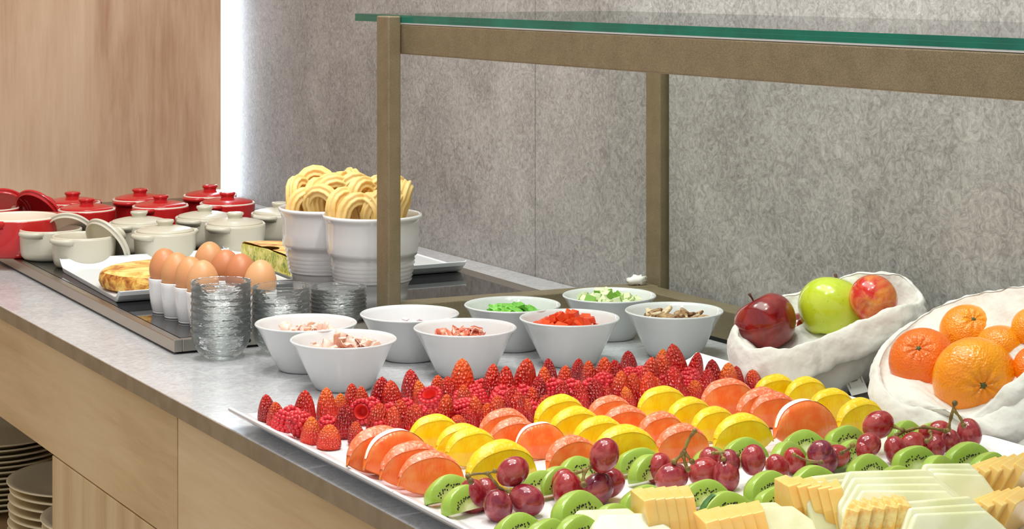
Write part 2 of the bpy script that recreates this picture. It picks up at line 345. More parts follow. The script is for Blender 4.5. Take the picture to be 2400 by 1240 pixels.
l.new(t.outputs[0], rp.inputs[0]); l.new(rp.outputs[0], b.inputs['Base Color']); b.inputs['Roughness'].default_value = .4; bump(n, l, b, t.outputs[0], .6, .004)
pbr('ham', (244, 206, 190), .32, sss=.3, var=((232, 170, 150), 50, .45, .7))
pbr('bacon', (206, 96, 70), .35, var=((240, 196, 170), 90, .45, .6))
pbr('onion', (226, 214, 220), .3, var=((150, 60, 100), 120, .5, .62))
pbr('green_pepper', (104, 186, 60), .25, var=((160, 216, 110), 70, .42, .62))
pbr('red_pepper', (226, 66, 26), .25, var=((238, 100, 40), 60, .42, .62))
pbr('courgette', (222, 232, 180), .35, var=((236, 242, 206), 60, .4, .6))
pbr('courgette_skin', (126, 176, 62), .35)
pbr('mushroom', (190, 156, 112), .6, var=((112, 74, 44), 70, .42, .58))
pbr('mushroom_flesh', (226, 206, 172), .6, var=((176, 140, 98), 80, .45, .62))
# ================================================================== the setting
ZC = .9                                  # worktop height
YW = 1.662                               # face of the grey wall
XL = -4.133                                # face of the wooden end wall
o = MB().box(-4.6, 2.2, -1.6, 1.72, -.05, 0).build('floor', 'floor_tile'); tag(o, 'plain brown floor below the buffet counter', 'floor', kind='structure')
wb = MB().box(-4.3, 2.2, YW+.012, YW+.1, 0, 2.85).build('wall_back', 'plate_cream'); tag(wb, 'mottled grey laminate wall behind the buffet counter', 'wall', kind='structure')
for x0, x1 in ((-4.3, -2.8085), (-2.8062, -.55), (-.548, 2.2)):
    MB().box(x0, x1, YW, YW+.012, 0, 2.85).build('wall_panel', 'wall_laminate', wb)
o = MB().box(XL-.02, XL, -1.6, 1.625, 0, 2.85).build('wall_left', 'wood_wall'); tag(o, 'pale wood panelled end wall behind the red pots', 'wall', kind='structure')
ls = empty('led_strip', (XL-.02, 1.644, .9)); tag(ls, 'tall glowing white light strip between wood wall and grey wall', 'light strip')
MB().box(-.012, .008, -.0175, .0165, .001, 1.9).build('diffuser', 'led', ls, bev=.003)
MB().box(-.016, -.0125, -.0185, .0172, 0, 1.905).build('mounting_profile', 'steel', ls)
# ------------------------------------------------------------------ counter
YF = .8085
ct = MB().box(XL+.002, .35, YF, YW-.001, .88, ZC).build('countertop', 'counter_laminate', bev=.0012)
tag(ct, 'long grey stone-look worktop carrying the whole buffet', 'worktop')
MB().box(XL+.002, .35, YF-.0012, YF-.00005, .8802, .8992).build('edge_band', 'counter_edge', ct)
YP = .8185
def cab(name, x0, x1, label):
    c = empty(name, ((x0+x1)/2, YP, 0)); tag(c, label, 'cabinet'); return c
ca = cab('cabinet_unit', -3.95, -2.2248, 'light wood counter base with open niche holding stacked plates')
def loc(mb_args, c):                     # world box -> local of an empty
    x0, x1, y0, y1, z0, z1 = mb_args; L = c.location
    return MB().box(x0-L.x, x1-L.x, y0-L.y, y1-L.y, z0-L.z, z1-L.z)
loc((-3.95, -2.2248, YP, YP+.019, .7225, .8785), ca).build('fascia_panel', 'wood_front', ca, bev=.0008)
loc((-2.73, -2.2248, YP, YP+.019, .1, .7205), ca).build('front_panel', 'wood_front_vertical', ca, bev=.0008)
loc((-2.73, -2.711, YP+.02, 1.5, .1, .87), ca).build('side_panel', 'wood_niche', ca)
loc((-3.95, -3.931, YP, 1.5, .1, .72), ca).build('side_panel', 'wood_niche', ca)
loc((-3.93, -2.731, YP+.004, 1.5, .41, .43), ca).build('shelf', 'wood_niche', ca, bev=.0008)
loc((-3.93, -2.731, 1.5, 1.515, .1, .87), ca).build('back_panel', 'wood_niche', ca)
loc((-3.93, -2.2248, YP+.06, YP+.075, .0, .1), ca).build('plinth', 'counter_edge', ca)
cb = cab('cabinet_unit', -2.2208, .3, 'closed light wood counter base below the fruit platters')
loc((-2.2208, .3, YP, YP+.019, .7225, .8785), cb).build('fascia_panel', 'wood_front', cb, bev=.0008)
loc((-2.2208, -1.0, YP, YP+.019, .1, .7205), cb).build('front_panel', 'wood_front_vertical', cb, bev=.0008)
loc((-.997, .3, YP, YP+.019, .1, .7205), cb).build('front_panel', 'wood_front_vertical', cb, bev=.0008)
loc((-2.2208, -2.203, YP+.02, 1.5, .1, .87), cb).build('side_panel', 'wood_niche', cb)
loc((-2.2208, .3, YP+.06, YP+.075, .0, .1), cb).build('plinth', 'counter_edge', cb)
# plates in the niche
def mk_plate():
    pr = [(0, .003), (.07, .003), (.078, .0), (.086, .003), (.12, .0145), (.1295, .0165), (.1305, .0185), (.129, .0195), (.119, .0175), (.088, .0075), (.07, .0065), (0, .0065)]
    return MB().lathe(pr, 56).build('dinner_plate', 'plate_cream')
for si, (x, y, Z, top, num, desc) in enumerate([(-8, 1010, 3.6, .566, 13, 'in the back left niche stack'), (210, 1115, 3.2, .584, 11, 'in the front niche stack'),
                                           (306, 1195, 2.95, .592, 12, 'in the stack behind the front panel')]):
    q = Q(x, y, Z); dz = (top-.43-.0195)/(num-1)
    for k in range(num):
        p = inst('plate', mk_plate); place(p, (q.x+random.uniform(-.0025, .0025), q.y+random.uniform(-.0025, .0025), .43+k*dz), random.uniform(0, 6))
        pos = 'topmost' if k == num-1 else ('bottom one' if k == 0 else ORD[k]+' from the bottom')
        tag(p, 'cream dinner plate %s: %s' % (desc, pos), 'plate', 'dinner plates stacked in the niche')
# ------------------------------------------------------------------ induction hob
hob = empty('warming_hob', (-2.463, .902, ZC), math.radians(-1.6)); tag(hob, 'long black glass warming hob with steel frame set on the counter', 'hob')
HL, HW = 1.6, .63
MB().box(-HL+.006, -.006, .006, HW-.006, 0, .0035).build('base_gasket', 'black_rubber', hob)
fr = MB()
fr.box(-HL, 0, 0, .012, .003, .0195); fr.box(-HL, 0, HW-.03, HW, .003, .0195); fr.box(-HL, -HL+.012, .0121, HW-.0301, .003, .0195); fr.box(-.012, 0, .0121, HW-.0301, .003, .0195)
fr.build('frame', 'steel', hob, bev=.001)
MB().box(-HL+.0125, -.0125, .0125, HW-.0305, .006, .0198).build('glass_top', 'black_glass', hob)
MB().lathe([(0, 0), (.0028, 0), (.0028, .0012), (0, .0012)], 16, fn=lambda v: Vector((v.z+.0003, v.x+.105, v.y+.010))).build('screw_hole', 'black_rubber', hob)
ZH = ZC+.0198
# ------------------------------------------------------------------ sneeze guard
sg = empty('sneeze_guard', (-2.4388, 1.2, ZC)); tag(sg, 'bronze metal sneeze guard with green-edged glass shelf over the fruit', 'sneeze guard')
def sgb(name, a, mat='bronze', bev=.0012):
    x0, x1, y0, y1, z0, z1 = a; L = sg.location
    return MB().box(x0-L.x, x1-L.x, y0-L.y, y1-L.y, z0-L.z, z1-L.z).build(name, mat, sg, bev=bev)
sgb('post', (-2.4576, -2.42, 1.197, 1.2167, ZC, 1.3464), bev=.002)
sgb('post', (-2.4176, -2.38, 1.622, 1.642, ZC, 1.335), bev=.002)
sgb('top_rail', (-2.4576, .2, 1.2172, 1.2392, 1.2936, 1.335), bev=.002)
sgb('rear_top_rail', (-2.4176, .2, 1.622, 1.6415, 1.3355, 1.3364))
sgb('base_rail', (-2.3795, .2, 1.579, 1.616, .906, .946), bev=.0015)
sgb('rail_gasket', (-2.3795, .2, 1.582, 1.612, ZC, .9055), 'black_rubber', 0)
L = sg.location
cb_ = [Vector(p)-L for p in ((-2.4576, 1.2172, ZC), (-2.4200, 1.2172, ZC), (-2.3815, 1.6215, ZC), (-2.4176, 1.6215, ZC))]
MB().hexa(cb_, [p+Vector((0, 0, .046)) for p in cb_]).build('cross_bar', 'bronze', sg, bev=.0015)
sgb('glass_pane', (-2.5666, .2, 1.2182, 1.655, 1.3371, 1.3421), 'shelf_glass', 0)
sgb('glass_pane', (-2.5666, .2, 1.2182, 1.655, 1.3426, 1.3476), 'shelf_glass', 0)
for z0, z1 in ((1.3371, 1.3421), (1.3426, 1.3476)):
    L = sg.location; e_ = MB().box(-2.5686-L.x, .2-L.x, 1.2167-L.y, 1.2181-L.y, z0-L.z, z1-L.z).box(-2.5686-L.x, -2.5667-L.x, 1.2182-L.y, 1.655-L.y, z0-L.z, z1-L.z).build('glass_edge', 'shelf_glass_edge', sg)
sgb('interlayer', (-2.5684, .2, 1.2169, 1.2181, 1.34215, 1.34255), 'glass_film', 0)
sgb('white_strip', (-2.4199, .2, 1.2176, 1.2386, 1.3352, 1.3369), 'platter_porcelain', 0)  # thin white strip between the top rail and the glass
sgb('back_panel', (-2.374, .2, 1.634, 1.6475, .9, 1.31), 'wall_laminate', .0008)
sc_ = MB().ball((0, 0, .006), .011, .016, .007, 14, 8, lambda v: v*(1+.3*math.sin(v.x*900+v.y*500))).build('crumpled_paper', 'paper_tag'); sc_.location = (-2.405, 1.60, .9465)
tag(sc_, 'small crumpled scrap of white paper beside the rear bronze post', 'paper')
# ================================================================== pots on the hob
def ring_lip(r0, r1, z): return [(r0, z-.002), (r0+.0006, z), ((r0+r1)/2, z+.0012), (r1-.0006, z), (r1, z-.002)]
def mk_pot(color):
    def f():
        t = empty('lidded_pot' if color[1] else 'open_pot')
        body = MB().lathe([(0, .0), (.040, .0), (.0455, .002), (.049, .0065), (.0508, .014), (.0518, .03), (.0524, .0475), (.0524, .0495), (.0500, .0495), (.0498, .046)], 48).build('body', color[0], t)
        inner = 'stoneware_lip' if color[0] == 'stoneware_red' else 'stoneware_cream_inside'
        MB().lathe([(.0524, .0494), (.0525, .0506), (.0512, .0518), (.0492, .0514), (.0482, .0496), (.0476, .040), (.0465, .014), (.042, .0075), (0, .007)], 48).build('glazed_inside', inner, t)
        for sgn in (0, PI):
            rings = []
            for k in range(13):
                u = k/12*2-1; a = u*.5; ro = .0650 - .0125*abs(u)**3.0; ri = .0505
                ca_, sa = math.cos(a+sgn), math.sin(a+sgn); zt_ = .0506; zb = .0430
                rings.append([(ri*ca_, ri*sa, zb-.005), (ri*ca_, ri*sa, zt_), ((ro-.002)*ca_, (ro-.002)*sa, zt_), (ro*ca_, ro*sa, zt_-.002), (ro*ca_, ro*sa, zb+.002), ((ro-.003)*ca_, (ro-.003)*sa, zb)])
            h = MB().loft(rings).build('handle', color[0], t)
        if color[1]: mk_lid(color[0], t)
        return t
    return f
LIDP = [(.0470, .0497), (.0478, .0510), (.0478, .0530), (.0462, .0545), (.040, .0562), (.030, .0585), (.02, .0600), (.010, .0610), (0, .0612)]
def mk_lid(mat, t):
    MB().lathe(LIDP, 48).build('lid', mat, t)
    k = MB().lathe([(.0126, .0585), (.0124, .0630), (.0130, .0648), (.0148, .0662), (.0152, .0688), (.0142, .0704), (.0100, .0709), (.008, .0702), (0, .0700)], 32).build('knob', mat, t)
def mk_loose_lid(mat, inside):
    def f():
        t = empty('loose_lid')
        MB().lathe([(.0478, 0), (.0482, .0016), (.0478, .0036), (.0462, .0052), (.040, .0090), (.030, .0138), (.02, .0172), (.010, .019), (0, .0195)], 48).build('dome', mat, t)
        MB().lathe([(.0478, 0), (.0462, -.0010), (.0448, -.0006), (.0446, -.0052), (.0436, -.0060), (.0424, -.0052), (.0420, .002), (.036, .0066), (.026, .0108), (.014, .014), (0, .0148)], 48).build('glazed_inside', inside, t)
        MB().lathe([(.0108, .0165), (.0104, .0225), (.0112, .0245), (.0135, .0265), (.0138, .0295), (.0125, .0313), (0, .031)], 32).build('knob', mat, t)
        return t
    return f
POT_ROT = math.radians(-62)
pots = [  # x, y of the rim centre, material, lid, label
    (170, 473, 'stoneware_red', 1, 'red lidded pot against the wood wall behind the open red pots'),
    (203, 489, 'stoneware_red', 1, 'red lidded pot between the leaning red lid and the wood wall'),
    (328, 465, 'stoneware_red', 1, 'red lidded pot at the back middle against the wood wall'),
    (376, 481, 'stoneware_red', 1, 'red lidded pot in front of the middle back red pot'),
    (492, 456, 'stoneware_red', 1, 'red lidded pot farthest back, beside the light strip'),
    (533, 474, 'stoneware_red', 1, 'rightmost red lidded pot in front of the light strip'),
    (326, 520, 'stoneware_cream', 1, 'cream lidded pot behind the lid leaning on the open cream pots'),
    (387, 541, 'stoneware_cream', 1, 'cream lidded pot with handle just behind the white omelette platter'),
    (480, 507, 'stoneware_cream', 1, 'cream lidded pot in front of the two right red pots'),
    (551, 523, 'stoneware_cream', 1, 'cream lidded pot nearest the churro pots, in full view'),
    (656, 498, 'stoneware_cream', 1, 'cream lidded pot half hidden behind the rear churro pot'),
    (119, 535, 'stoneware_cream', 0, 'open cream pot without lid, left of the two'),
    (197, 551, 'stoneware_cream', 0, 'open cream pot without lid, nearer the omelette platter'),
    (42, 506, 'stoneware_red', 0, 'open red pot with white inside at the left picture edge'),
    (-22, 486, 'stoneware_red', 0, 'open red pot mostly outside the left edge, under a leaning lid')]
for x, y, mt, lid, lb in pots:
    p = P(x, y, ZH+.0515); t = inst('pot'+mt+str(lid), mk_pot((mt, lid)))
    sc = 1.3 if (x, y) == (42, 506) else 1.0
    if sc > 1: p = P(x, y, ZH+.0515*sc)
    place(t, (p.x, p.y, ZH), POT_ROT+random.uniform(-.12, .12), sc); tag(t, lb, 'pot', 'red stoneware pots' if 'red' in mt else 'cream stoneware pots')
def lean_lid(px, py, zc, yaw, tilt, mt, ins, lb, sc=1.0):
    c = P(px, py, zc); t = inst('lid'+mt, mk_loose_lid(mt, ins))
    place(t, c, Euler((tilt, 0, yaw), 'XYZ'), sc); tag(t, lb, 'lid', 'loose pot lids')
view = math.atan2(-D.y, -D.x)            # heading towards the viewer
# local -Z (hollow side) turned towards the viewer
lean_lid(252, 570, ZH+.036, view-PI/2-.7, math.radians(60), 'stoneware_cream', 'stoneware_cream_inside', 'cream lid standing on edge beside the nearer open cream pot')
lean_lid(166, 552, ZH+.034, view-PI/2-.1, math.radians(58), 'stoneware_cream', 'stoneware_cream_inside', 'cream lid leaning behind the left open cream pot')
lean_lid(92, 500, ZH+.040, view-PI/2-.5, math.radians(58), 'stoneware_red', 'stoneware_red', 'red lid leaning between the open red pot and the lidded red pot', 1.1)
lean_lid(8, 497, ZH+.040, view-PI/2+.1, math.radians(60), 'stoneware_red', 'stoneware_red', 'red lid leaning behind the open red pot at the left edge', 1.1)
# ------------------------------------------------------------------ white platters with omelettes
def mk_hob_platter():
    t = MB()
    # long side along local X; rims rise on the two X ends and, a little, at the back
    W, Lx = .288, .368; xs = [-.5, -.495, -.47, -.455, -.43, .43, .455, .47, .495, .5]
    zx = [.019, .0195, .012, .0085, .0065, .0065, .0085, .012, .0195, .019]
    def ringz(z0): return z0
    top = []; bot = []
    for k, (a, z) in enumerate(zip(xs, zx)):
        top.append([(a*Lx, v*W, z+(.002 if abs(v) > .49 else 0)) for v in (-.5, -.49, -.46, .46, .49, .5)])
        zb = max(0, z-.0075); bot.append([(a*Lx*.985, v*W*.985, zb) for v in (.5, .49, .46, -.46, -.49, -.5)])
    rings = [tp+bt for tp, bt in zip(top, bot)]
    return t.loft(rings, smooth=False).build('serving_platter', 'hob_platter_porcelain', bev=.0015)
for i, (c, r, lb) in enumerate([((-2.943, 1.084), -3.5, 'white rectangular platter carrying the golden round omelette'), ((-2.972, 1.381), -2.0, 'white rectangular platter behind the churro pots carrying the green omelette')]):
    t = inst('hobpl', mk_hob_platter); place(t, (c[0], c[1], ZH), math.radians(r)); tag(t, lb, 'platter', 'white platters on the hob')
zp = ZH+.0067
q = P(392, 630, zp+.026); om = empty('omelette', (q.x, q.y, zp)); tag(om, 'thick round golden potato omelette on the front white platter', 'omelette')
wob = lambda v: Vector((v.x*(1+.025*math.sin(5*math.atan2(v.y, v.x))), v.y*(1+.02*math.sin(3*math.atan2(v.y, v.x)+1)), v.z))
MB().lathe([(0, 0), (.090, 0), (.098, .004), (.1015, .012), (.100, .0215), (.0955, .0262)], 64, fn=wob).build('browned_side', 'omelette_side', om)
MB().lathe([(.0957, .0261), (.088, .0292), (.06, .0305), (.03, .031), (0, .031)], 64, fn=wob).build('top_crust', 'omelette_top', om)
a = P(574, 607, zp); b_ = P(684, 648, zp); om = empty('green_omelette', (b_.x-.1, b_.y, zp), math.radians(-1)); tag(om, 'cut half of a green courgette omelette behind the egg cups', 'omelette')
n_ = 28; rr = .115; arc = [(rr*math.cos(PI*k/n_), rr*.86*math.sin(PI*k/n_)) for k in range(n_+1)]
def hd(s, z): return [(x*s, y*s, z) for x, y in arc]
m_ = MB(); m_.loft([hd(.95, 0), hd(1, .008), hd(1.0, .024), hd(.965, .0285)], caps=False, closed=False); m_.build('browned_side', 'omelette_side', om)
m_ = MB(); m_.loft([hd(.968, .0283), hd(.9, .0315), hd(.6, .0325), hd(.2, .0328)], caps=False, closed=False); m_.build('top_crust', 'omelette_top', om)
cf_ = [(-.93, .0006), (-.97, .006), (-.985, .013), (-.975, .021), (-.95, .0272)]; cf_ = [(u*rr, z) for u, z in cf_]+[(0, .0312)]+[(-u*rr, z) for u, z in reversed(cf_)]
MB().loft([[(x, y, z) for x, z in cf_] for y in (-.0015, .0015)], smooth=False).build('cut_face', 'omelette_cut', om)
# ------------------------------------------------------------------ eggs in cups
def mk_cup():
    t = empty('egg_cup')
    MB().lathe([(0, .0), (.0145, 0), (.0165, .001), (.0178, .004), (.0205, .016), (.0222, .030), (.0226, .042), (.0232, .0485), (.0226, .0498), (.0214, .049), (.0208, .042), (.0195, .030), (.016, .022), (0, .019)], 36).build('cup', 'porcelain', t)
    MB().lathe([(.0145, .0), (.0168, -.0002), (.0172, .0016), (.0165, .0022)], 36).build('foot', 'porcelain', t)
    return t
def mk_egg(): return MB().lathe([(0, -.0285)]+[(.0222*math.sin(t)*(1-.10*(-math.cos(t))*1.0), -.0285*math.cos(t)) for t in [PI*k/16 for k in range(1, 16)]]+[(0, .0285)], 32).build('egg', 'egg_shell')
ep = [(386, 625, 'front'), (414, 635, 'front'), (447, 645, 'front'), (475, 655, 'front'), (491, 610, 'back'), (528, 628, 'back'), (565, 640, 'back'), (610, 655, 'back')]
cnt = {'front': 0, 'back': 0}
for x, y, rw in ep:
    q = P(x, y, .985); k = cnt[rw]; cnt[rw] += 1
    c = inst('cup', mk_cup); place(c, (q.x, q.y, ZH+.0003)); tag(c, 'white egg cup, %s from the left in the %s row' % (ORD[k], rw), 'egg cup', 'egg cups')
    e = inst('egg', mk_egg); place(e, (q.x, q.y, ZH+.0635), (random.uniform(-.06, .06), random.uniform(-.06, .06), random.uniform(0, 6)), random.uniform(.985, 1.03))
    tag(e, 'brown boiled egg, %s from the left in the %s row of egg cups' % (ORD[k], rw), 'egg', 'brown eggs')
# ------------------------------------------------------------------ churro pots
def mk_churropot():
    return MB().lathe([(0, .0), (.047, 0), (.0495, .002), (.0515, .018), (.0525, .036), (.0560, .0375), (.0582, .0400), (.0566, .0430), (.0592, .0455), (.0576, .0485), (.0602, .0515), (.0586, .0545), (.0612, .0575), (.0596, .0605), (.0622, .0635), (.0606, .0665), (.0626, .0690), (.0614, .0735),
        (.0655, .0765), (.0668, .082), (.0675, .1), (.0685, .122), (.0700, .127), (.0722, .1295), (.0730, .132), (.0722, .1345), (.0705, .135), (.0685, .133), (.0665, .125), (.064, .09), (.056, .04), (.045, .008), (0, .006)], 64).build('churro_pot', 'porcelain')
pf = P(873, 500, 1.055); prr = P(766, 483, 1.055)
for p, lb in ((pf, 'white ribbed porcelain pot of churros behind the bronze post'), (prr, 'white ribbed porcelain pot of churros farther back, in part shade')):
    t = inst('cpot', mk_churropot); place(t, (p.x, p.y, ZH)); tag(t, lb, 'pot', 'churro pots')
def mk_churro(seed):
    def f():
        rnd = random.Random(seed); h = .088+rnd.uniform(-.006, .006); wd = .0205+rnd.uniform(-.003, .004); path = []
        for k in range(29):
            u = k/28; ang = PI*u
            if u < .36: q = u/.36; path.append((-wd*(.45+.55*q), (rnd.random()-.5)*.0006-.004*(1-q), (h-wd)*q))
            elif u < .64: a_ = PI*(u-.36)/.28; path.append((-wd*math.cos(a_), .003*(u-.5)/.14, h-wd+wd*1.15*math.sin(a_)))
            else: q = (1-u)/.36; path.append((wd*(.45+.55*q), .004*(1-q), (h-wd)*q))
        return MB().tube(path, .0112, 42, .30).build('churro', 'churro')
    return f
def churros(pc, spots, desc, grp):
    for k, (dx, dy, yaw, ln, dz) in enumerate(spots):       # dx to the right in view, dy away from the viewer
        t = inst('churro%d' % (k % 4), mk_churro(k % 4)); q = Vector((pc.x, pc.y, 0))+(R*dx+D*dy)*.42
        hd_ = Vector((dx, dy)).length
        t.rotation_mode = 'XYZ'; yw = math.atan2(R.y, R.x)+yaw
        out = (R*dx+D*dy); tl = .06+hd_*4.8
        ax = Vector((0, 0, 1)).cross(out).normalized() if out.length > 1e-4 else Vector((1, 0, 0))
        mtx = Matrix.Rotation(tl, 4, ax) @ Matrix.Rotation(yw, 4, 'Z')
        place(t, (q.x, q.y, ZH+.080+dz*.8), mtx.to_euler())
        tag(t, 'golden churro loop %s, %s from the left' % (desc, ORD[k]), 'churro', grp)
churros(prr, sorted([(-.046, .004, 1.0, .24, .0), (-.034, -.026, .35, .18, -.010), (-.022, .028, .1, .1, .012), (-.012, -.012, .9, .06, .004), (-.004, -.040, -.5, .1, -.012), (.006, .012, .4, .05, .010), (.014, -.024, .2, .1, .0), (.024, .034, .9, .12, .012), (.036, .008, -1.2, .15, .012), (.044, .022, .9, .2, .008), (.048, -.012, .5, .2, .006)]), 'in the rear pot', 'churros in the rear pot')
churros(pf, sorted([(-.044, -.016, .5, .2, -.008), (-.024, -.038, .45, .14, -.006), (-.012, .0, .8, .06, .004), (-.002, -.036, -.9, .1, -.008), (.012, .02, .3, .06, .008), (.018, -.03, .6, .1, .0), (.034, .018, 1.1, .12, .006), (.040, -.018, 1.2, .13, .0), (.050, .002, 1.45, .14, .004)]), 'in the pot behind the bronze post', 'churros in the front pot')
# ------------------------------------------------------------------ stacked glass bowls
def mk_gbowl():
    return MB().lathe([(0, .0022), (.016, .0022), (.0185, .0), (.0205, .0005), (.0285, .0065), (.0355, .0165), (.0385, .0270), (.0386, .0340), (.0396, .0350), (.0400, .0362), (.0392, .0374), (.0378, .0368), (.0368, .0272), (.0338, .0178), (.0268, .0088), (.018, .0045), (0, .0042)], 40).build('glass_bowl', 'bowl_glass')
for (x, y, num, topz, d_) in [(518, 838, 8, .1005, 'nearest stack'), (659, 825, 7, .088, 'middle stack'), (793, 782, 6, .066, 'farthest stack')]:
    q = P(x, y, ZC); dz = (topz-.0372)/(num-1)
    for k in range(num):
        t = inst('gb', mk_gbowl); place(t, (q.x, q.y, ZC+k*dz+.0002), random.uniform(0, 6))
        tag(t, 'small clear glass bowl in the %s, %s' % (d_, 'topmost' if k == num-1 else 'lowest' if k == 0 else ORD[k]+' from below'), 'glass bowl', 'stacked glass bowls')
# ------------------------------------------------------------------ white bowls with fillings
def mk_bowl():
    return MB().lathe([(0, .0015), (.030, .0015), (.0325, .0), (.0345, .001), (.0375, .006), (.0475, .026), (.0575, .0465), (.0628, .0555), (.0650, .0575), (.0652, .0590), (.0640, .0600), (.0622, .0590), (.0600, .0555), (.0535, .0440), (.0435, .0240), (.0330, .0070), (.028, .0050), (0, .0048)], 64).build('white_bowl', 'bowl_porcelain')
def piece_mesh(kind, rnd):
    mb = MB()
    if kind in ('ham', 'bacon'):
        L_, W_, n = rnd.uniform(.018, .03), rnd.uniform(.008, .014), 7; rings = []
        ph = rnd.uniform(0, 6); am = rnd.uniform(.003, .006)
        for i in range(n+1):
            u = i/n-.5; z = am*math.sin(u*7+ph); y = .25*W_*math.sin(u*5+ph)
            rings.append([(u*L_, y-W_/2, z), (u*L_, y+W_/2, z+.003*math.sin(ph)), (u*L_, y+W_/2, z+.0013+.003*math.sin(ph)), (u*L_, y-W_/2, z+.0013)])
        mb.loft(rings)
    elif kind == 'mushroom':
        n = 12; out = []
        for k in range(n):
            a_ = 2*PI*k/n; r_ = .0115*(1+.25*math.sin(3*a_+rnd.uniform(0, 6))); out.append((r_*math.cos(a_), r_*.75*math.sin(a_)))
        mb.loft([[(x, y, 0) for x, y in out], [(x*1.05, y*1.05, .0015) for x, y in out], [(x, y, .0035) for x, y in out]], smooth=False)
    else:
        a_, b2, c = rnd.uniform(.009, .016), rnd.uniform(.008, .013), rnd.uniform(.005, .010)
        if kind == 'green_pepper': c = .0035; a_ *= 1.2
        if kind == 'onion': a_, b2, c = .008, .005, .0018
        if kind == 'courgette': a_, b2, c = .0125, .010, .009
        mb.hexa([(-a_/2, -b2/2, 0), (a_/2, -b2/2*rnd.uniform(.7, 1), 0), (a_/2*rnd.uniform(.7, 1), b2/2, 0), (-a_/2, b2/2, 0)], [(-a_/2*.9, -b2/2, c), (a_/2, -b2/2*.9, c*rnd.uniform(.8, 1.2)), (a_/2*.85, b2/2*.9, c), (-a_/2*.9, b2/2, c*rnd.uniform(.7, 1.1))])
    return mb
pieces = {}
def mk_piece(kind, v):
    def f():
        o = piece_mesh(kind, random.Random(hash(kind) % 97+v*13 if False else len(kind)*31+v*13)).build({'ham': 'ham_shred', 'bacon': 'bacon_piece', 'onion': 'onion_piece', 'green_pepper': 'green_pepper_piece', 'red_pepper': 'red_pepper_piece', 'courgette': 'courgette_cube', 'mushroom': 'mushroom_slice'}[kind], kind if kind != 'mushroom' or v != 1 else 'mushroom_flesh', bev=.0004 if kind not in ('ham', 'bacon') else 0)
        if kind == 'courgette': MB().box(-.0062, .0062, .0043, .0054, .0003, .0085).build('green_skin', 'courgette_skin', o)
        return o
    return f
bowls = [(805, 795, 'ham', 30, .050, 'front white bowl with shredded ham', 'pale pink ham shred in the front ham bowl'),
         (717, 757, 'ham', 26, .046, 'white bowl with shredded ham beside the glass bowls', 'pale pink ham shred in the ham bowl beside the glass bowls'),
         (960, 735, 'onion', 24, .044, 'white bowl with chopped red onion below the bronze post', 'tiny red onion piece in the bowl below the bronze post'),
         (1090, 768, 'bacon', 28, .047, 'white bowl with bacon strips behind the strawberries', 'reddish bacon strip in the white bowl behind the strawberries'),
         (1201, 714, 'green_pepper', 34, .051, 'white bowl with chopped green pepper', 'bright green pepper piece in its white bowl'),
         (1335, 745, 'red_pepper', 34, .053, 'white bowl with diced red pepper', 'red pepper dice in its white bowl'),
         (1428, 692, 'courgette', 30, .053, 'white bowl with courgette cubes near the rear post', 'pale courgette cube in the white bowl near the rear post'),
         (1580, 728, 'mushroom', 30, .052, 'white bowl with sliced mushrooms nearest the apple sack', 'brown mushroom slice in the white bowl nearest the apple sack')]
for x, y, kind, num, zl, lb, plb in bowls:
    q = P(x, y, ZC+.059); t = inst('bowl', mk_bowl); place(t, (q.x, q.y, ZC+.0002)); tag(t, lb, 'bowl', 'white bowls of omelette fillings')
    rnd = random.Random(x)
    # bedding below the countable pieces
    rb = .0345+(zl-.010-.006)*.49
    bed = MB().lathe([(0, .006), (.030, .008), (rb, zl-.012), (rb*.6, zl-.006), (0, zl-.004)], 24, fn=lambda v: v*(1+.03*math.sin(v.x*400)*math.cos(v.y*380))).build('filling_bed', kind); place(bed, (q.x, q.y, ZC+.001))
    tag(bed, 'chopped %s heaped in the %s' % (kind.replace('_', ' '), ['front ham bowl', 'ham bowl beside the glass bowls', 'bowl below the bronze post', 'bacon bowl', 'green pepper bowl', 'red pepper bowl', 'courgette bowl', 'mushroom bowl'][[b0[0] for b0 in bowls].index(x)]), 'filling', kind='stuff')
    for k in range(num):
        p = inst('pc%s%d' % (kind, k % 4), mk_piece(kind, k % 4))
        rr_ = math.sqrt(rnd.random())*(.034 if kind in ('ham', 'bacon') else .040); an = rnd.uniform(0, 2*PI); hump = .012*(1-(rr_/.044)**2)-.003
        place(p, (q.x+rr_*math.cos(an), q.y+rr_*math.sin(an), ZC+zl-.006+hump+rnd.uniform(-.002, .003)), (rnd.uniform(-.6, .6), rnd.uniform(-.6, .6), rnd.uniform(0, 6)), rnd.uniform(.85, 1.2))
        tag(p, plb, {'ham': 'ham', 'bacon': 'bacon', 'onion': 'onion', 'green_pepper': 'green pepper', 'red_pepper': 'red pepper', 'courgette': 'courgette', 'mushroom': 'mushroom'}[kind], plb.split(' in ')[0]+'s in '+plb.split(' in ')[1])
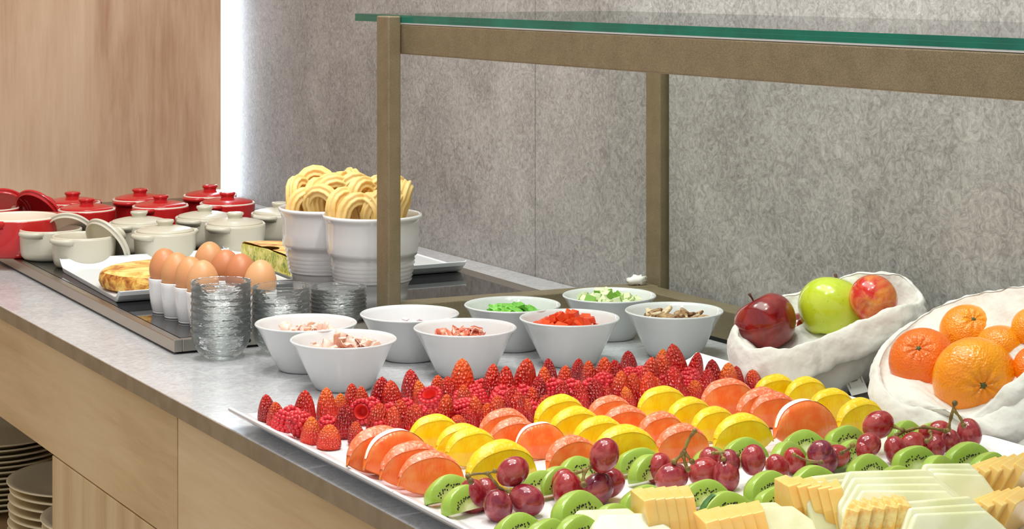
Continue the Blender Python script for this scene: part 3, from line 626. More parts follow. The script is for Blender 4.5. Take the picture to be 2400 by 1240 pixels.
# ================================================================== fruit platters
ZT = .914                                # serving surface
TIPZ = .924
fx = [P(533, 954, TIPZ), P(713, 1045, TIPZ), P(919, 1151, TIPZ)]
y0 = fx[0].y; y1 = P(1635, 825, TIPZ).y; xs_ = [fx[0].x, fx[1].x, fx[2].x]; wpl = (xs_[2]-xs_[0])/2
def mk_platter():
    Ly = y1-y0; h = Ly/2; b = .9
    prof = [(-h, TIPZ-b-.001), (-h+.0012, TIPZ-b), (-h+.003, TIPZ-b-.0002), (-h+.012, ZT-b+.004), (-h+.024, ZT-b+.0003), (-h+.032, ZT-b)]
    prof = prof+[(-y, z) for y, z in reversed(prof)]
    under = [(h-.0005, TIPZ-b-.004), (h-.014, ZT-b-.0035), (h-.03, ZT-b-.0068), (h-.045, 0.0), (-h+.045, 0.0), (-h+.03, ZT-b-.0068), (-h+.014, ZT-b-.0035), (-h+.0005, TIPZ-b-.004)]
    sec = prof+under; W = wpl-.0016
    return MB().loft([[(x, y, z) for y, z in sec] for x in (-W/2, W/2)], smooth=False).build('fruit_platter', 'platter_porcelain', bev=.0012)
pl_lab = ['long white platter of strawberries and raspberries', 'long white platter of grapefruit and orange segments', 'long white platter of kiwi slices and red grapes', 'long white platter of cut melon at the lower right']
for k in range(4):
    t = inst('platter', mk_platter); place(t, (xs_[0]+wpl*(k+.5), (y0+y1)/2, ZC+.0002)); tag(t, pl_lab[k], 'platter', 'white fruit platters')
# ------------------------------------------------------------------ strawberries
def mk_straw(v, mat):
    def f():
        rnd = random.Random(v); H_ = .040; n = 24; prof = [(0, 0.0005), (.0105, 0), (.0128, .0022)]
        for k in range(1, 12):
            u = k/12; r_ = .0140*(1-u**(2.0+.25*v))**.6*(1-.10*u); prof.append((max(r_, .0012)*(1 if u > .1 else .98), .0022+u*(H_-.0022)))
        prof.append((0, H_))
        a1, a2 = rnd.uniform(0, 6), rnd.uniform(0, 6)
        def fn(p):
            an = math.atan2(p.y, p.x); s_ = 1+.06*math.sin(2*an+a1)+.03*math.sin(3*an+a2); return Vector((p.x*s_+.05*p.z*math.sin(a1), p.y*s_*.94+.05*p.z*math.cos(a2), p.z))
        return MB().lathe(prof, n, fn=fn).build('strawberry', mat)
    return f
SB = """628 924 52 d,648 940 50 r,712 913 54 r,766 908 54 o,795 921 40 o,828 897 50 r,851 904 46 r,890 882 54 d,922 891 56 r,967 866 58 d,990 890 46 o,812 945 56 d,883 943 54 r,729 974 58 o,769 995 60 o,722 1011 40 r,837 988 46 r,967 945 54 r,917 952 56 r,
1027 879 44 o,1052 882 48 r,1082 840 62 o,1150 852 52 r,1184 856 54 r,1224 836 62 r,1274 858 48 o,1286 840 48 d,1322 856 46 r,1352 840 42 d,1196 903 54 d,1214 915 56 r,1317 891 56 d,1357 896 50 r,1247 907 48 r,1276 923 50 r,1040 921 52 r,1120 925 50 r,1141 944 46 o,1072 971 54 r,1004 957 48 r,1184 930 46 d,
1383 844 46 r,1412 837 52 r,1448 842 48 d,1475 820 46 d,1515 835 62 r,1548 817 46 o,1589 805 58 r,1562 830 54 r,1626 824 46 r,1674 842 54 d,1706 848 56 o,1766 864 50 r,1454 868 56 r,1512 870 60 o,1580 859 60 r,1652 862 56 r,1628 888 46 o,1396 886 56 d,1426 904 44 r,1474 905 40 o,1598 893 50 r,1722 858 48 d,944 935 50 r,1090 900 50 r,1262 880 50 d,1480 872 50 r,1540 880 50 r,1100 955 50 r,1160 925 52 r,1232 930 48 r"""
bl_ = []
for it in SB.replace('\n', '').split(','):
    a = it.split(); bl_.append((int(a[0]), int(a[1]), int(a[2]), a[3]))
def front_t(x, y):                       # 0 at the bowls' side ... larger nearer the viewer
    base = y - (954 + (x-533)*(-.117)); return base
rows = {'back': [], 'middle': [], 'front': []}
for s in bl_:
    t_ = front_t(s[0], s[1]); rows['back' if t_ < -15 else 'middle' if t_ < 32 else 'front'].append(s)
desc = {'d': 'dark red strawberry', 'r': 'bright red strawberry', 'o': 'orange-tipped red strawberry'}
occ = []
for rw, lst in rows.items():
    lst.sort(); cn = {}
    for k, (x, y, wpx, c) in enumerate(lst):
        rnd = random.Random(x*7+y)
        Z0 = FPX*(CAMZ-ZT)/(y+75-HY); wid = wpx/FPX*Z0; sc = wid/.0275
        zs = sc*rnd.uniform(.98, 1.12)
        for _ in range(14):                 # keep every foot on the platter
            q = P(x, y, ZT+.040*zs)
            if q.x < xs_[1]-.008 and q.y > y0+.026 and q.y < y1-.02: break
            zs *= .94
        t = inst('sb%s%d' % (c, k % 3), mk_straw(k % 3, {'d': 'strawberry_dark', 'r': 'strawberry', 'o': 'strawberry_orange'}[c]))
        place(t, (q.x, q.y, ZT+.0002), (rnd.uniform(-.12, .12), rnd.uniform(-.12, .12), rnd.uniform(0, 6)), (sc, sc, zs))
        occ.append((q.x, q.y)); j = cn.get(c, 0); cn[c] = j+1
        tag(t, '%s in the %s berry row, %s such from the left' % (desc[c], rw, ORD[j]), 'strawberry', 'strawberries on the platter')
# ------------------------------------------------------------------ raspberries
def mk_rasp(v):
    def f():
        mb = MB(); rnd = random.Random(v); H_ = .021
        for ring in range(6):
            u = ring/5; z = .0022+u*(H_-.005); r_ = .0094*math.sqrt(max(.02, 1-(u*.98)**2.4)) if ring < 5 else .002; n = max(3, int(round(2*PI*r_/.0040)))
            for k in range(n):
                a_ = 2*PI*(k+.5*(ring % 2))/n; mb.ball((r_*math.cos(a_), r_*math.sin(a_), z), .0025+rnd.uniform(-.0002, .0003), n=7, m=5)
        mb.lathe([(.0060, .0005), (.0090, .002), (.0088, .008), (.005, .017), (0, .018)], 12)
        o = mb.build('raspberry', 'raspberry'); MB().lathe([(.0066, -.0004), (.0058, .0005), (.0050, .004), (.004, .009), (0, .010)], 14).build('hollow', 'raspberry_inside', o); return o

    return f
RB = """664 976 u,686 974 u,711 966 l,768 966 u,851 949 s,917 936 u,953 927 u,944 960 l,1010 921 o,1075 912 l,1120 896 u,1128 880 u,1173 896 u,1231 896 u,1080 934 l,1164 912 u,1329 909 u,1306 880 u,1348 882 u,1420 876 l,1482 862 l,1516 858 l,1550 872 u,1608 866 u,1622 856 u,1616 880 u,870 925 u,985 940 u,1385 880 u,1250 935 u,1440 888 u,1570 895 u,900 965 u,1040 945 u,1300 925 u"""
rl = sorted([(int(a.split()[0]), int(a.split()[1]), a.split()[2]) for a in RB.split(',')])
for k, (x, y, m_) in enumerate(rl):
    rnd = random.Random(x); sc = rnd.uniform(1.05, 1.3)
    t = inst('rb%d' % (k % 2), mk_rasp(k % 2)); q = P(x, y+4, ZT+.021*sc)
    if q.y < y0+.03 or q.x > xs_[1]-.012: q = P(x, y+4, ZT+.014)
    if m_ == 'l': zx_ = (R*rnd.uniform(-1, 1)-D*.5+Vector((0, 0, .35))).normalized(); place(t, (q.x, q.y, ZT+.010*sc), zx_.to_track_quat('Z', 'Y').to_euler(), sc)
    elif m_ == 'u': place(t, (q.x, q.y, ZT+.0005), (rnd.uniform(-.3, .3), rnd.uniform(-.3, .3), rnd.uniform(0, 6)), sc)
    else:
        # lying with the hollow towards the viewer (s) or upwards (o)
        zax = (D+Vector((0, 0, -.15 if m_ == 's' else -1.6))+R*rnd.uniform(-.5, .5)).normalized()
        mt = zax.to_track_quat('Z', 'Y').to_euler(); q2 = P(x, y+8, ZT+.018)
        place(t, Vector((q2.x, q2.y, ZT+.0125*sc))-zax*.008, mt, sc)
    tag(t, 'pinkish raspberry among the strawberries, %s from the left%s' % (ORD[k], ', hollow side showing' if m_ in 'so' else ''), 'raspberry', 'raspberries on the platter')
# ------------------------------------------------------------------ citrus segments
def mk_segment(mat, mem, v, pith=False):
    def f():
        rnd = random.Random(v); L_, H_, n = .068, .040, 22; rings = []; mem_r = []
        for i in range(n+1):
            u = -1+2*i/n; uu = max(-.985, min(.985, u)); hh = H_*(1-abs(uu)**2.3)**.62; wt = .0078*(1-abs(uu)**3)**.6+.0006; wb_ = .0022*(1-abs(uu)**4)+.0005
            y = L_/2*uu; lift = .013*abs(uu)**2.0
            sec = [(-wb_, 0), (-wt*.62, .42), (-wt*.98, .78), (-wt*.72, .93), (0, 1.0), (wt*.72, .93), (wt*.98, .78), (wt*.62, .42), (wb_, 0)]
            j = 1+.012*math.sin(i*.55+v)
            rings.append([(x, y, lift+z*(hh-lift*.6)*j) for x, z in sec])
            if 1 <= i <= n-1: mem_r.append([(x*1.03, y*1.01, lift+z*(hh-lift*.6)*j+.0005) for x, z in (sec[2:7] if not pith else sec[4:6])])
        o = MB().loft(rings).build('grapefruit_segment' if 'grape' in mat else 'orange_segment', mat)
        MB().loft(mem_r, caps=False, closed=False).build('membrane', 'pith' if pith else mem, o)
        return o
    return f
rowsC = [('g', [(880, 1000, 150), (918, 1008, 150), (958, 1036, 145), (1000, 1058, 140)]),
         ('o', [(1012, 972, 105), (1075, 994, 110), (1095, 1004, 125), (1165, 1033, 160)]),
         ('g', [(1178, 958, 115), (1200, 980, 115), (1258, 991, 110), (1330, 1022, 130)]),
         ('o', [(1305, 926, 125), (1342, 954, 125), (1398, 976, 125), (1455, 997, 145)]),
         ('g', [(1422, 928, 100), (1460, 951, 105), (1540, 966, 105), (1592, 994, 122)]),
         ('o', [(1545, 906, 118), (1608, 932, 118), (1664, 954, 110), (1732, 970, 135)]),
         ('g', [(1697, 888, 125), (1778, 909, 125), (1808, 920, 115), (1872, 938, 150)]),
         ('o', [(1812, 878, 100), (1882, 884, 98), (1942, 911, 105), (2008, 934, 122)])]
for ri, (kd, lst) in enumerate(rowsC):
    for k, (x, y, wpx) in enumerate(lst):
        rnd = random.Random(x+y); pith = kd == 'g' and (ri, k) in ((0, 1), (2, 2), (6, 3))
        key = 'seg%s%d%d' % (kd, k % 2, pith)
        t = inst(key, mk_segment('grapefruit' if kd == 'g' else 'orange_flesh', 'grapefruit_membrane' if kd == 'g' else 'orange_membrane', k % 2, pith))
        Z0 = FPX*(CAMZ-ZT)/(y+75-HY); sc = (wpx/FPX*Z0)/.057; sc = max(.9, min(1.22, sc))
        yaw = math.radians(0+rnd.uniform(-8, 8)); lean = -math.radians(17+rnd.uniform(-5, 6))
        q = P(x, y, ZT+.040*sc*math.cos(lean)+.001)
        off = Vector((math.sin(lean)*.040*sc, 0, 0)); off.rotate(Euler((0, 0, yaw)))
        place(t, (q.x-off.x, q.y-off.y, ZT+.0012), Euler((0, lean, yaw), 'XYZ'), (sc*1.1, sc, sc))
        nm = 'coral pink grapefruit segment' if kd == 'g' else 'yellow orange segment'
        rd = ORD[ri//2]+' such row from left'
        tag(t, '%s%s, %s, %s' % (nm, ' with pith' if pith else '', rd, ['farthest back', 'second from back', 'third from back', 'nearest the kiwi'][k]), 'grapefruit' if kd == 'g' else 'orange', 'citrus segments in rows')
# ------------------------------------------------------------------ kiwi half slices
def mk_kiwi(v):
    def f():
        rnd = random.Random(v); n = 20; Rk = .0255; th = .0070; out = []
        for k in range(n+1):
            a_ = PI*k/n; out.append((Rk*1.12*math.cos(a_)*(1+.03*math.sin(3*a_+v)), max(0, Rk*math.sin(a_)*(.98+.03*math.cos(4*a_+v)))))
        rings = []
        for x, s_ in ((-th, .93), (-th*.8, .985), (-.2*th, 1.0), (th*.55, .985), (th*.9, .955), (th, .93)):
            rings.append([(x, y*s_, z*s_) for y, z in out])
        mb = MB(); mb.loft(rings, caps=False, closed=True)
        for x, rev in ((-th, 1), (th, 0)):
            pts = [(x, y*.93, z*.93) for y, z in out]; c = [(x, 0, 0)]
            mb.add(c+pts, [(0, k+1, k+2) for k in range(n)])
        o = mb.build('kiwi_slice', 'kiwi')
        sd = MB()
        for sgn in (1, -1):
            for k in range(26):
                a_ = PI*(.06+.88*k/25)+rnd.uniform(-.03, .03); r_ = rnd.uniform(.0115, .0165)
                c = (sgn*(th+.00015), r_*1.15*math.cos(a_), r_*.86*math.sin(a_)+.001)
                d_ = Vector((0, math.cos(a_), math.sin(a_)))
                sd.ball(c, .0005, .0009, .0009, 6, 4)
        s_ = sd.build('seeds', 'kiwi_seed', o); s_['kind'] = 'stuff'; return o
    return f
KW = [(1045, 1112, 95, 'beside the left end of the front grape bunch'), (1078, 1136, 66, 'half under the leftmost grape'), (1252, 1102, 70, 'right behind the front grape bunch'),
      (1340, 1070, 95, 'left of the raised grape of the second bunch'), (1338, 1150, 130, 'in front of the second grape bunch, seeds in a clear arc'), (1490, 1047, 95, 'behind the raised grape, upper of two'),
      (1515, 1064, 100, 'behind the raised grape, lower of two'), (1502, 1136, 115, 'above the left cantaloupe slices'), (1642, 1122, 102, 'below the middle grape bunch, left of the dark one'),
      (1692, 1150, 118, 'with a strip of dark skin left on'), (1790, 1102, 112, 'below the middle grape bunch, right of the dark one'), (1808, 1138, 70, 'standing upright beside the cantaloupe wedge'),
      (1900, 1089, 105, 'in front of the fourth grape bunch'), (1735, 1024, 90, 'below the third orange row, dense seed arc'), (1652, 1047, 75, 'behind the bare grape stem'),
      (1835, 1034, 80, 'right of the densely seeded slice'), (1872, 1007, 96, 'below the grapefruit with white pith'), (1970, 996, 100, 'left of the big oval grape'),
      (1932, 1034, 96, 'behind the fourth grape bunch'), (2020, 1064, 92, 'between the fourth grape bunch and the honeydew'), (2138, 1042, 84, 'under the pale oval grape'),
      (2190, 1066, 80, 'with wet crumpled cut face'), (2262, 1034, 108, 'at the right end under the grapes'), (2308, 1058, 104, 'last one at the right end by the cantaloupe'),
      (2095, 1090, 92, 'lying low behind the honeydew'), (2112, 985, 60, 'by the edge under the mandarin sack, left'), (2168, 990, 66, 'by the edge under the mandarin sack, right'),
      (1987, 1112, 60, 'peeking out between honeydew and cantaloupe'), (1200, 1202, 110, 'at the bottom left, upper of the pair'), (1272, 1214, 112, 'at the bottom left, lower of the pair'),
      (1425, 1180, 112, 'just above the honeydew at bottom left'), (1345, 1205, 60, 'standing between the lower pair and the honeydew'), (1985, 1030, 80, 'tucked behind the grapes left of the big oval one'), (1300, 1092, 70, 'leaning behind the second bunch')]
for k, (x, y, wpx, lb) in enumerate(KW):
    rnd = random.Random(x*3+y); t = inst('kw%d' % (k % 3), mk_kiwi(k % 3))
    Z0 = FPX*(CAMZ-ZT)/(y+45-HY); sc = max(.92, min(1.25, (wpx/FPX*Z0)/.0460))
    lean = -math.radians(20+rnd.uniform(-8, 8)); yaw = math.radians(6+rnd.uniform(-12, 14))
    q = P(x, y, ZT+.0255*sc*math.cos(lean)+.005)
    off = Vector((math.sin(lean)*.0255*sc, 0, 0)); off.rotate(Euler((0, 0, yaw)))
    place(t, (q.x-off.x, q.y-off.y, ZT+.0045), Euler((0, lean, yaw), 'XYZ'), sc)
    tag(t, 'green kiwi half slice %s' % lb, 'kiwi', 'kiwi slices on the platter')
    if k == 9:
        sk = MB(); rg = []
        for i in range(8):
            a_ = PI*(.62+.36*i/7); rg.append([(xx, .0262*1.12*math.cos(a_)*s_, max(.0002, .0262*math.sin(a_)*s_)) for xx, s_ in ((-.0054, .96), (0, 1.02), (.0054, .96))])
        sk.loft(rg, caps=False, closed=False); sk.build('skin_strip', 'kiwi_skin', t)
# ------------------------------------------------------------------ grapes
def mk_grape(): return MB().ball((0, 0, 0), .0130, .0130, .0158, 24, 14)
GM = [None]
def bunch(grapes, stem, lb):
    pts_ = [P(g[0], g[1], ZT+g[3]) for g in grapes]; Z0 = sum(p.dot(D) for p in pts_)/len(pts_)-.010
    root = empty('grape_bunch', (pts_[0].x, pts_[0].y, ZT)); tag(root, lb, 'grapes', 'red grape bunches')
    for (x, y, wpx, h_, hor), q in zip(grapes, pts_):
        s_ = (wpx/FPX*q.dot(D))/.0268
        if q.z-.0128*s_ < ZT: q.z = ZT+.0128*s_+.0002
        if GM[0] is None: GM[0] = mk_grape().mesh('grape'); GM[0].materials.append(MATS['grape'])
        o = bpy.data.objects.new('grape', GM[0]); COL.objects.link(o); o.parent = root
        o.location = q-root.location; rnd = random.Random(x); o.rotation_euler = (rnd.uniform(-.5, .5)+(1.3 if hor else 0), rnd.uniform(-.4, .4), rnd.uniform(-.6, .6)+(math.atan2(R.y, R.x)+PI/2 if hor else 0)); o.scale = (s_, s_, s_)
    mb = MB()
    for path, r_ in stem:
        pts = [Q(x, y, Z0+dz)-root.location for x, y, dz in path]; sm_ = [pts[0]]
        for a_, c in zip(pts, pts[1:]):
            for j in (1, 2, 3): sm_.append(a_.lerp(c, j/3))
        for _ in range(2): sm_ = [sm_[0]]+[(sm_[i-1]+sm_[i]*2+sm_[i+1])/4 for i in range(1, len(sm_)-1)]+[sm_[-1]]
        r_ *= 1.1; mb.tube(sm_, [r_*(1+.25*math.sin(i*2.3)) for i in range(len(sm_))], 7)
        mb.ball(sm_[-1], r_*1.9, n=8, m=6); mb.ball(sm_[0], r_*1.6, n=8, m=6)
    mb.build('stem', 'grape_stem', root)
bunch([(1107, 1165, 74, .0135, 0), (1141, 1160, 68, .0135, 0), (1167, 1186, 71, .0135, 0), (1234, 1174, 76, .0135, 1), (1202, 1106, 70, .036, 1)],
      [([(1097, 1120, -.01), (1105, 1110, -.01), (1143, 1110, -.01), (1160, 1104, -.01)], .0011), ([(1143, 1110, -.01), (1160, 1130, -.012), (1172, 1146, -.014), (1192, 1150, -.012)], .0013), ([(1097, 1116, -.01), (1103, 1128, -.012)], .0016)], 'front bunch of five red grapes with a forked stem')
bunch([(1416, 1068, 72, .046, 0), (1330, 1150, 74, .0135, 0), (1320, 1135, 62, .0135, 0), (1400, 1148, 74, .0135, 1), (1425, 1132, 72, .016, 1)],
      [([(1350, 1108, -.01), (1372, 1104, -.01), (1384, 1094, -.005)], .0012), ([(1370, 1104, -.01), (1366, 1124, -.014), (1368, 1136, -.016)], .0016)], 'second grape bunch with one grape raised above the rest')
bunch([(1543, 1098, 64, .014, 0), (1574, 1120, 70, .0135, 1), (1650, 1106, 68, .0135, 1), (1702, 1115, 66, .0135, 0), (1665, 1082, 58, .020, 0), (1708, 1086, 56, .024, 0), (1765, 1078, 62, .026, 0), (1822, 1098, 58, .0135, 0)],
      [([(1628, 1010, -.01), (1612, 1032, -.01), (1602, 1062, -.012), (1580, 1082, -.014)], .0015), ([(1600, 1064, -.012), (1606, 1088, -.014), (1612, 1100, -.016)], .0015), ([(1604, 1060, -.012), (1622, 1082, -.014)], .0014), ([(1672, 1062, -.0), (1700, 1060, -.0), (1728, 1066, -.0)], .0013), ([(1690, 1062, -.004), (1696, 1076, -.008)], .0012)], 'middle grape bunch with a bare stem sticking up')
bunch([(1862, 1080, 56, .0135, 0), (1936, 1080, 60, .0135, 0), (1922, 1060, 56, .022, 1), (1962, 1068, 54, .0165, 1), (2034, 1045, 58, .020, 1), (2025, 1062, 54, .0135, 0)],
      [([(1862, 1066, -.02), (1890, 1080, -.025), (1925, 1084, -.03)], .0013), ([(1972, 1062, -.02), (1990, 1052, -.02), (1998, 1044, -.02)], .0014)], 'fourth grape bunch, partly hidden behind the kiwi')
bunch([(2058, 996, 66, .030, 1), (2100, 1056, 58, .0135, 0), (2140, 1040, 56, .016, 1), (2194, 1046, 48, .0135, 0), (2228, 1036, 50, .015, 0), (2272, 1016, 60, .018, 0), (2200, 1012, 52, .018, 1), (2167, 1014, 30, .020, 0)],
      [([(2102, 1020, -.0), (2130, 1006, -.0), (2170, 1000, -.0), (2215, 1010, -.0)], .0014), ([(2222, 1008, -.005), (2228, 980, -.005), (2238, 945, -.005)], .0015), ([(2236, 962, -.005), (2252, 980, -.005), (2258, 997, -.005)], .0014), ([(2180, 1012, -.02), (2186, 1026, -.025), (2172, 1034, -.025)], .0013), ([(2096, 1000, .01), (2115, 1008, .0)], .0013)], 'right grape bunch beside the mandarin sack with green stem up')
# ------------------------------------------------------------------ melon
def mk_slice(name, mat, L_, H_, T_, cut):
    def f():
        # fan slice: flat foot, one raked end, thickness along local Y
        o_ = [(-L_/2, 0), (L_/2, 0), (L_/2*.96, H_*.45), (L_/2-cut*L_, H_), (-L_/2+cut*L_*.5, H_), (-L_/2*1.02, H_*.55)]
        rings = [[(x, y, z*s_) for x, z in o_] for y, s_ in ((-T_/2, 1), (T_/2, 1))]
        return MB().loft(rings, smooth=False).build(name, mat, bev=.0028 if mat == 'honeydew' else .0009, seg=3)
    return f
def fan(key, name, mat, dims, start, step, yaw0, dyaw, num, lean, z0, lb, cat, grp, dz=0):
    for k in range(num):                  # start: where the crest of the first slice shows
        t = inst(key, mk_slice(name, mat, *dims)); yw = math.atan2(R.y, R.x)+yaw0+dyaw*k; top_ = Vector((0, -math.sin(lean), math.cos(lean)))*dims[1]; top_.rotate(Euler((0, 0, yw)))
        zb = ZT+z0+dims[2]/2*abs(math.sin(lean)); q = P(start[0]+step[0]*k, start[1]+step[1]*k, zb+top_.z)-top_
        place(t, (q.x, q.y, zb+dz*k), Euler((lean, 0, yw), 'XYZ')); tag(t, '%s, %s from the left' % (lb, ORD[k]), cat, grp)
RT = PI/2
ctl = 'cantaloupe slices on the melon platter'; hdl = 'honeydew slices on the melon platter'
fan('ct1', 'cantaloupe_slice', 'cantaloupe', (.050, .040, .0108, .16), (1505, 1156), (25, -1.5), RT+.25, -.05, 5, math.radians(-8), .0005, 'upright cantaloupe slice in the left fan of five', 'cantaloupe', ctl)
fan('ct2', 'cantaloupe_slice', 'cantaloupe', (.046, .042, .0122, .24), (1842, 1124), (27, 2), RT+.3, -.08, 5, math.radians(-12), .0005, 'upright cantaloupe slice in the tall middle fan', 'cantaloupe', ctl)
fan('ct3', 'cantaloupe_slice', 'cantaloupe', (.05, .030, .012, .2), (1652, 1206), (29, -5), RT+.2, -.05, 5, math.radians(-14), .0005, 'low cantaloupe slice in front of the middle fan', 'cantaloupe', ctl)
fan('ct4', 'cantaloupe_chunk', 'cantaloupe_seedy', (.05, .050, .011, .26), (2008, 1182), (26, -3), RT-.35, .08, 5, math.radians(12), .0005, 'seedy cantaloupe slice in front of the honeydew', 'cantaloupe', ctl)
fan('ct5', 'cantaloupe_slice', 'cantaloupe', (.07, .038, .0105, .14), (2312, 1088), (25, -3), RT-.75, .05, 5, math.radians(26), .0005, 'cantaloupe slice in the upper right fan', 'cantaloupe', ctl)
fan('ct5', 'cantaloupe_slice', 'cantaloupe', (.07, .038, .0105, .14), (2318, 1168), (27, -4), RT-.75, .05, 4, math.radians(24), .0005, 'cantaloupe slice in the lower right fan', 'cantaloupe', ctl)
fan('hd2', 'honeydew_slice', 'honeydew', (.070, .048, .012, .26), (2228, 1090), (14, 12), .05, -.1, 3, math.radians(-36), .0005, 'pale honeydew slice behind the right cantaloupe fan', 'honeydew', hdl)
fan('hd1', 'honeydew_slice', 'honeydew', (.118, .054, .013, .26), (2096, 1106), (14, 16), .12, -.05, 4, math.radians(-38), .0005, 'broad pale honeydew slice in the large overlapping set', 'honeydew', hdl)
fan('hd3', 'honeydew_slice', 'honeydew', (.070, .046, .012, .26), (1950, 1114), (8, 14), .4, -.1, 2, math.radians(-36), .0005, 'pale honeydew slice beside the tall cantaloupe fan', 'honeydew', hdl)
fan('hd5', 'honeydew_slice', 'honeydew', (.10, .052, .013, .26), (2205, 1172), (18, 16), .3, -.08, 3, math.radians(-36), .0005, 'pale honeydew slice in the lower right set', 'honeydew', hdl)
fan('hd4', 'honeydew_slice', 'honeydew', (.07, .030, .012, .24), (1422, 1200), (55, 10), .15, -.1, 2, math.radians(-52), .0005, 'pale honeydew slice lying at the bottom left', 'honeydew', hdl)
fan('hd4', 'honeydew_slice', 'honeydew', (.07, .030, .012, .24), (1768, 1186), (40, 8), .2, -.1, 2, math.radians(-52), .0005, 'pale honeydew slice lying under the cantaloupe fans', 'honeydew', hdl)
# ================================================================== cloth sacks
def catmull(pts, n):
    m = len(pts); out = []
    for i in range(n):
        u = i*m/n; k = int(u); t = u-k; a, b, c, d = pts[(k-1) % m], pts[k % m], pts[(k+1) % m], pts[(k+2) % m]
        out.append(.5*((2*b)+(c-a)*t+(2*a-5*b+4*c-d)*t*t+(3*b-3*c+d-a)*t**3))
    return out
def sack(name, rim_px, base, base_r, cuff, lb, seed):
    rim = catmull([Q(*p) for p in rim_px], 72); n = len(rim); c0 = sum(rim, Vector())/n; B = Vector((base[0], base[1], ZC+.001))
    rnd = random.Random(seed); ph = [rnd.uniform(0, 6) for _ in range(4)]
    root = empty(name, B); tag(root, lb, 'sack')
    def wr(i, amp): a = 2*PI*i/n; return amp*(math.sin(7*a+ph[0])+.7*math.sin(13*a+ph[1])+.5*math.sin(23*a+ph[2]))/2.2
    def outdir(i):
        t = rim[(i+1) % n]-rim[i-1]; o_ = Vector((t.y, -t.x, 0))
        if o_.dot(rim[i]-c0) < 0: o_ = -o_
        return o_.normalized()
    def ring(fn): return [fn(i)-B for i in range(n)]
    bs = []
    for i in range(n):
        v = rim[i]-c0; v.z = 0; bs.append(v.normalized())
    Zv = Vector((0, 0, 1))
    floorz = ZC+.004
    R_in2 = ring(lambda i: Vector((B.x, B.y, floorz+.012))+bs[i]*base_r*.72)
    R_in1 = ring(lambda i: Vector((rim[i].x, rim[i].y, 0)).lerp(Vector((B.x, B.y, 0))+bs[i]*base_r, .35)+Zv*(floorz+.034+.42*(rim[i].z-floorz))-outdir(i)*.004)
    R_in0 = ring(lambda i: rim[i]-outdir(i)*(.0065+wr(i, .0015))-Zv*.012)
    R_t0 = ring(lambda i: rim[i]-outdir(i)*.0035+Zv*wr(i, .0018))
    R_t1 = ring(lambda i: rim[i]+Zv*(.0022+wr(i+2, .0018)))
    R_t2 = ring(lambda i: rim[i]+outdir(i)*(.0045+wr(i, .0012))-Zv*.002)
    cf = lambda i: max(.012, min(cuff+wr(i+9, .004), rim[i].z-floorz-.006))
    R_c1 = ring(lambda i: rim[i]+outdir(i)*(.0095+wr(i, .003))-Zv*cf(i)*.5)
    R_c2 = ring(lambda i: rim[i]+outdir(i)*(.0085+wr(i+4, .003))-Zv*cf(i)*.93)
    R_c3 = ring(lambda i: rim[i]+outdir(i)*(.0055+wr(i+4, .002))-Zv*cf(i))
    R_b0 = ring(lambda i: rim[i]-outdir(i)*.004-Zv*cf(i)*.9)
    R_b1 = ring(lambda i: Vector((rim[i].x, rim[i].y, 0)).lerp(Vector((B.x, B.y, 0))+bs[i]*base_r, .5)+Zv*(floorz+.45*max(0, rim[i].z-cf(i)-floorz))+outdir(i)*wr(i, .004))
    R_b2 = ring(lambda i: Vector((B.x, B.y, ZC+.001))+bs[i]*(base_r+wr(i, .004)))
    tx = bpy.data.textures.get('cloth_folds') or bpy.data.textures.new('cloth_folds', 'CLOUDS'); tx.noise_scale = .022; tx.noise_depth = 2
    body = MB().loft([R_b0, R_b1, R_b2]).build('sack_body', 'cloth', root)
    R_in3 = ring(lambda i: Vector((B.x, B.y, floorz+.008))+bs[i]*.004)
    R_tx = ring(lambda i: rim[i]+outdir(i)*.002-Zv*.006)
    MB().loft([R_in3, R_in2, R_in1, R_in0, R_t0, R_t1, R_tx], caps=False).build('lining', 'cloth', root, sub=2)
    cu = MB().loft([R_t0, R_t1, R_t2, R_c1, R_c2, R_c3, R_b0], caps=False).build('folded_cuff', 'cloth', root, sub=2)
    for o_ in root.children:
        dm = o_.modifiers.new('folds', 'DISPLACE'); dm.texture = tx; dm.strength = .007; dm.mid_level = .5; dm.texture_coords = 'OBJECT'; dm.texture_coords_object = root
    return root
s1 = sack('cloth_sack', [(1724, 772, 2.36), (1745, 812, 2.31), (1800, 820, 2.29), (1870, 812, 2.29), (1940, 788, 2.30), (2020, 752, 2.30), (2095, 722, 2.31), (2150, 712, 2.33), (2158, 690, 2.36), (2125, 655, 2.38), (2085, 640, 2.385), (2010, 643, 2.40), (1940, 660, 2.42), (1860, 690, 2.44), (1790, 716, 2.43), (1744, 742, 2.40)],
     (-1.868, 1.492), .052, .040, 'white cloth sack with rolled rim holding apples', 3)
s2 = sack('cloth_sack', [(2053, 862, 2.20), (2066, 905, 2.15), (2110, 942, 2.11), (2180, 965, 2.08), (2250, 984, 2.06), (2310, 948, 2.05), (2380, 892, 2.04), (2450, 840, 2.04), (2530, 800, 2.06), (2560, 740, 2.12), (2480, 690, 2.17), (2400, 674, 2.20), (2320, 684, 2.24), (2240, 704, 2.27), (2170, 735, 2.29), (2110, 775, 2.28), (2070, 818, 2.25)],
     (-1.505, 1.476), .050, .026, 'white cloth sack with rolled rim holding mandarins', 5)
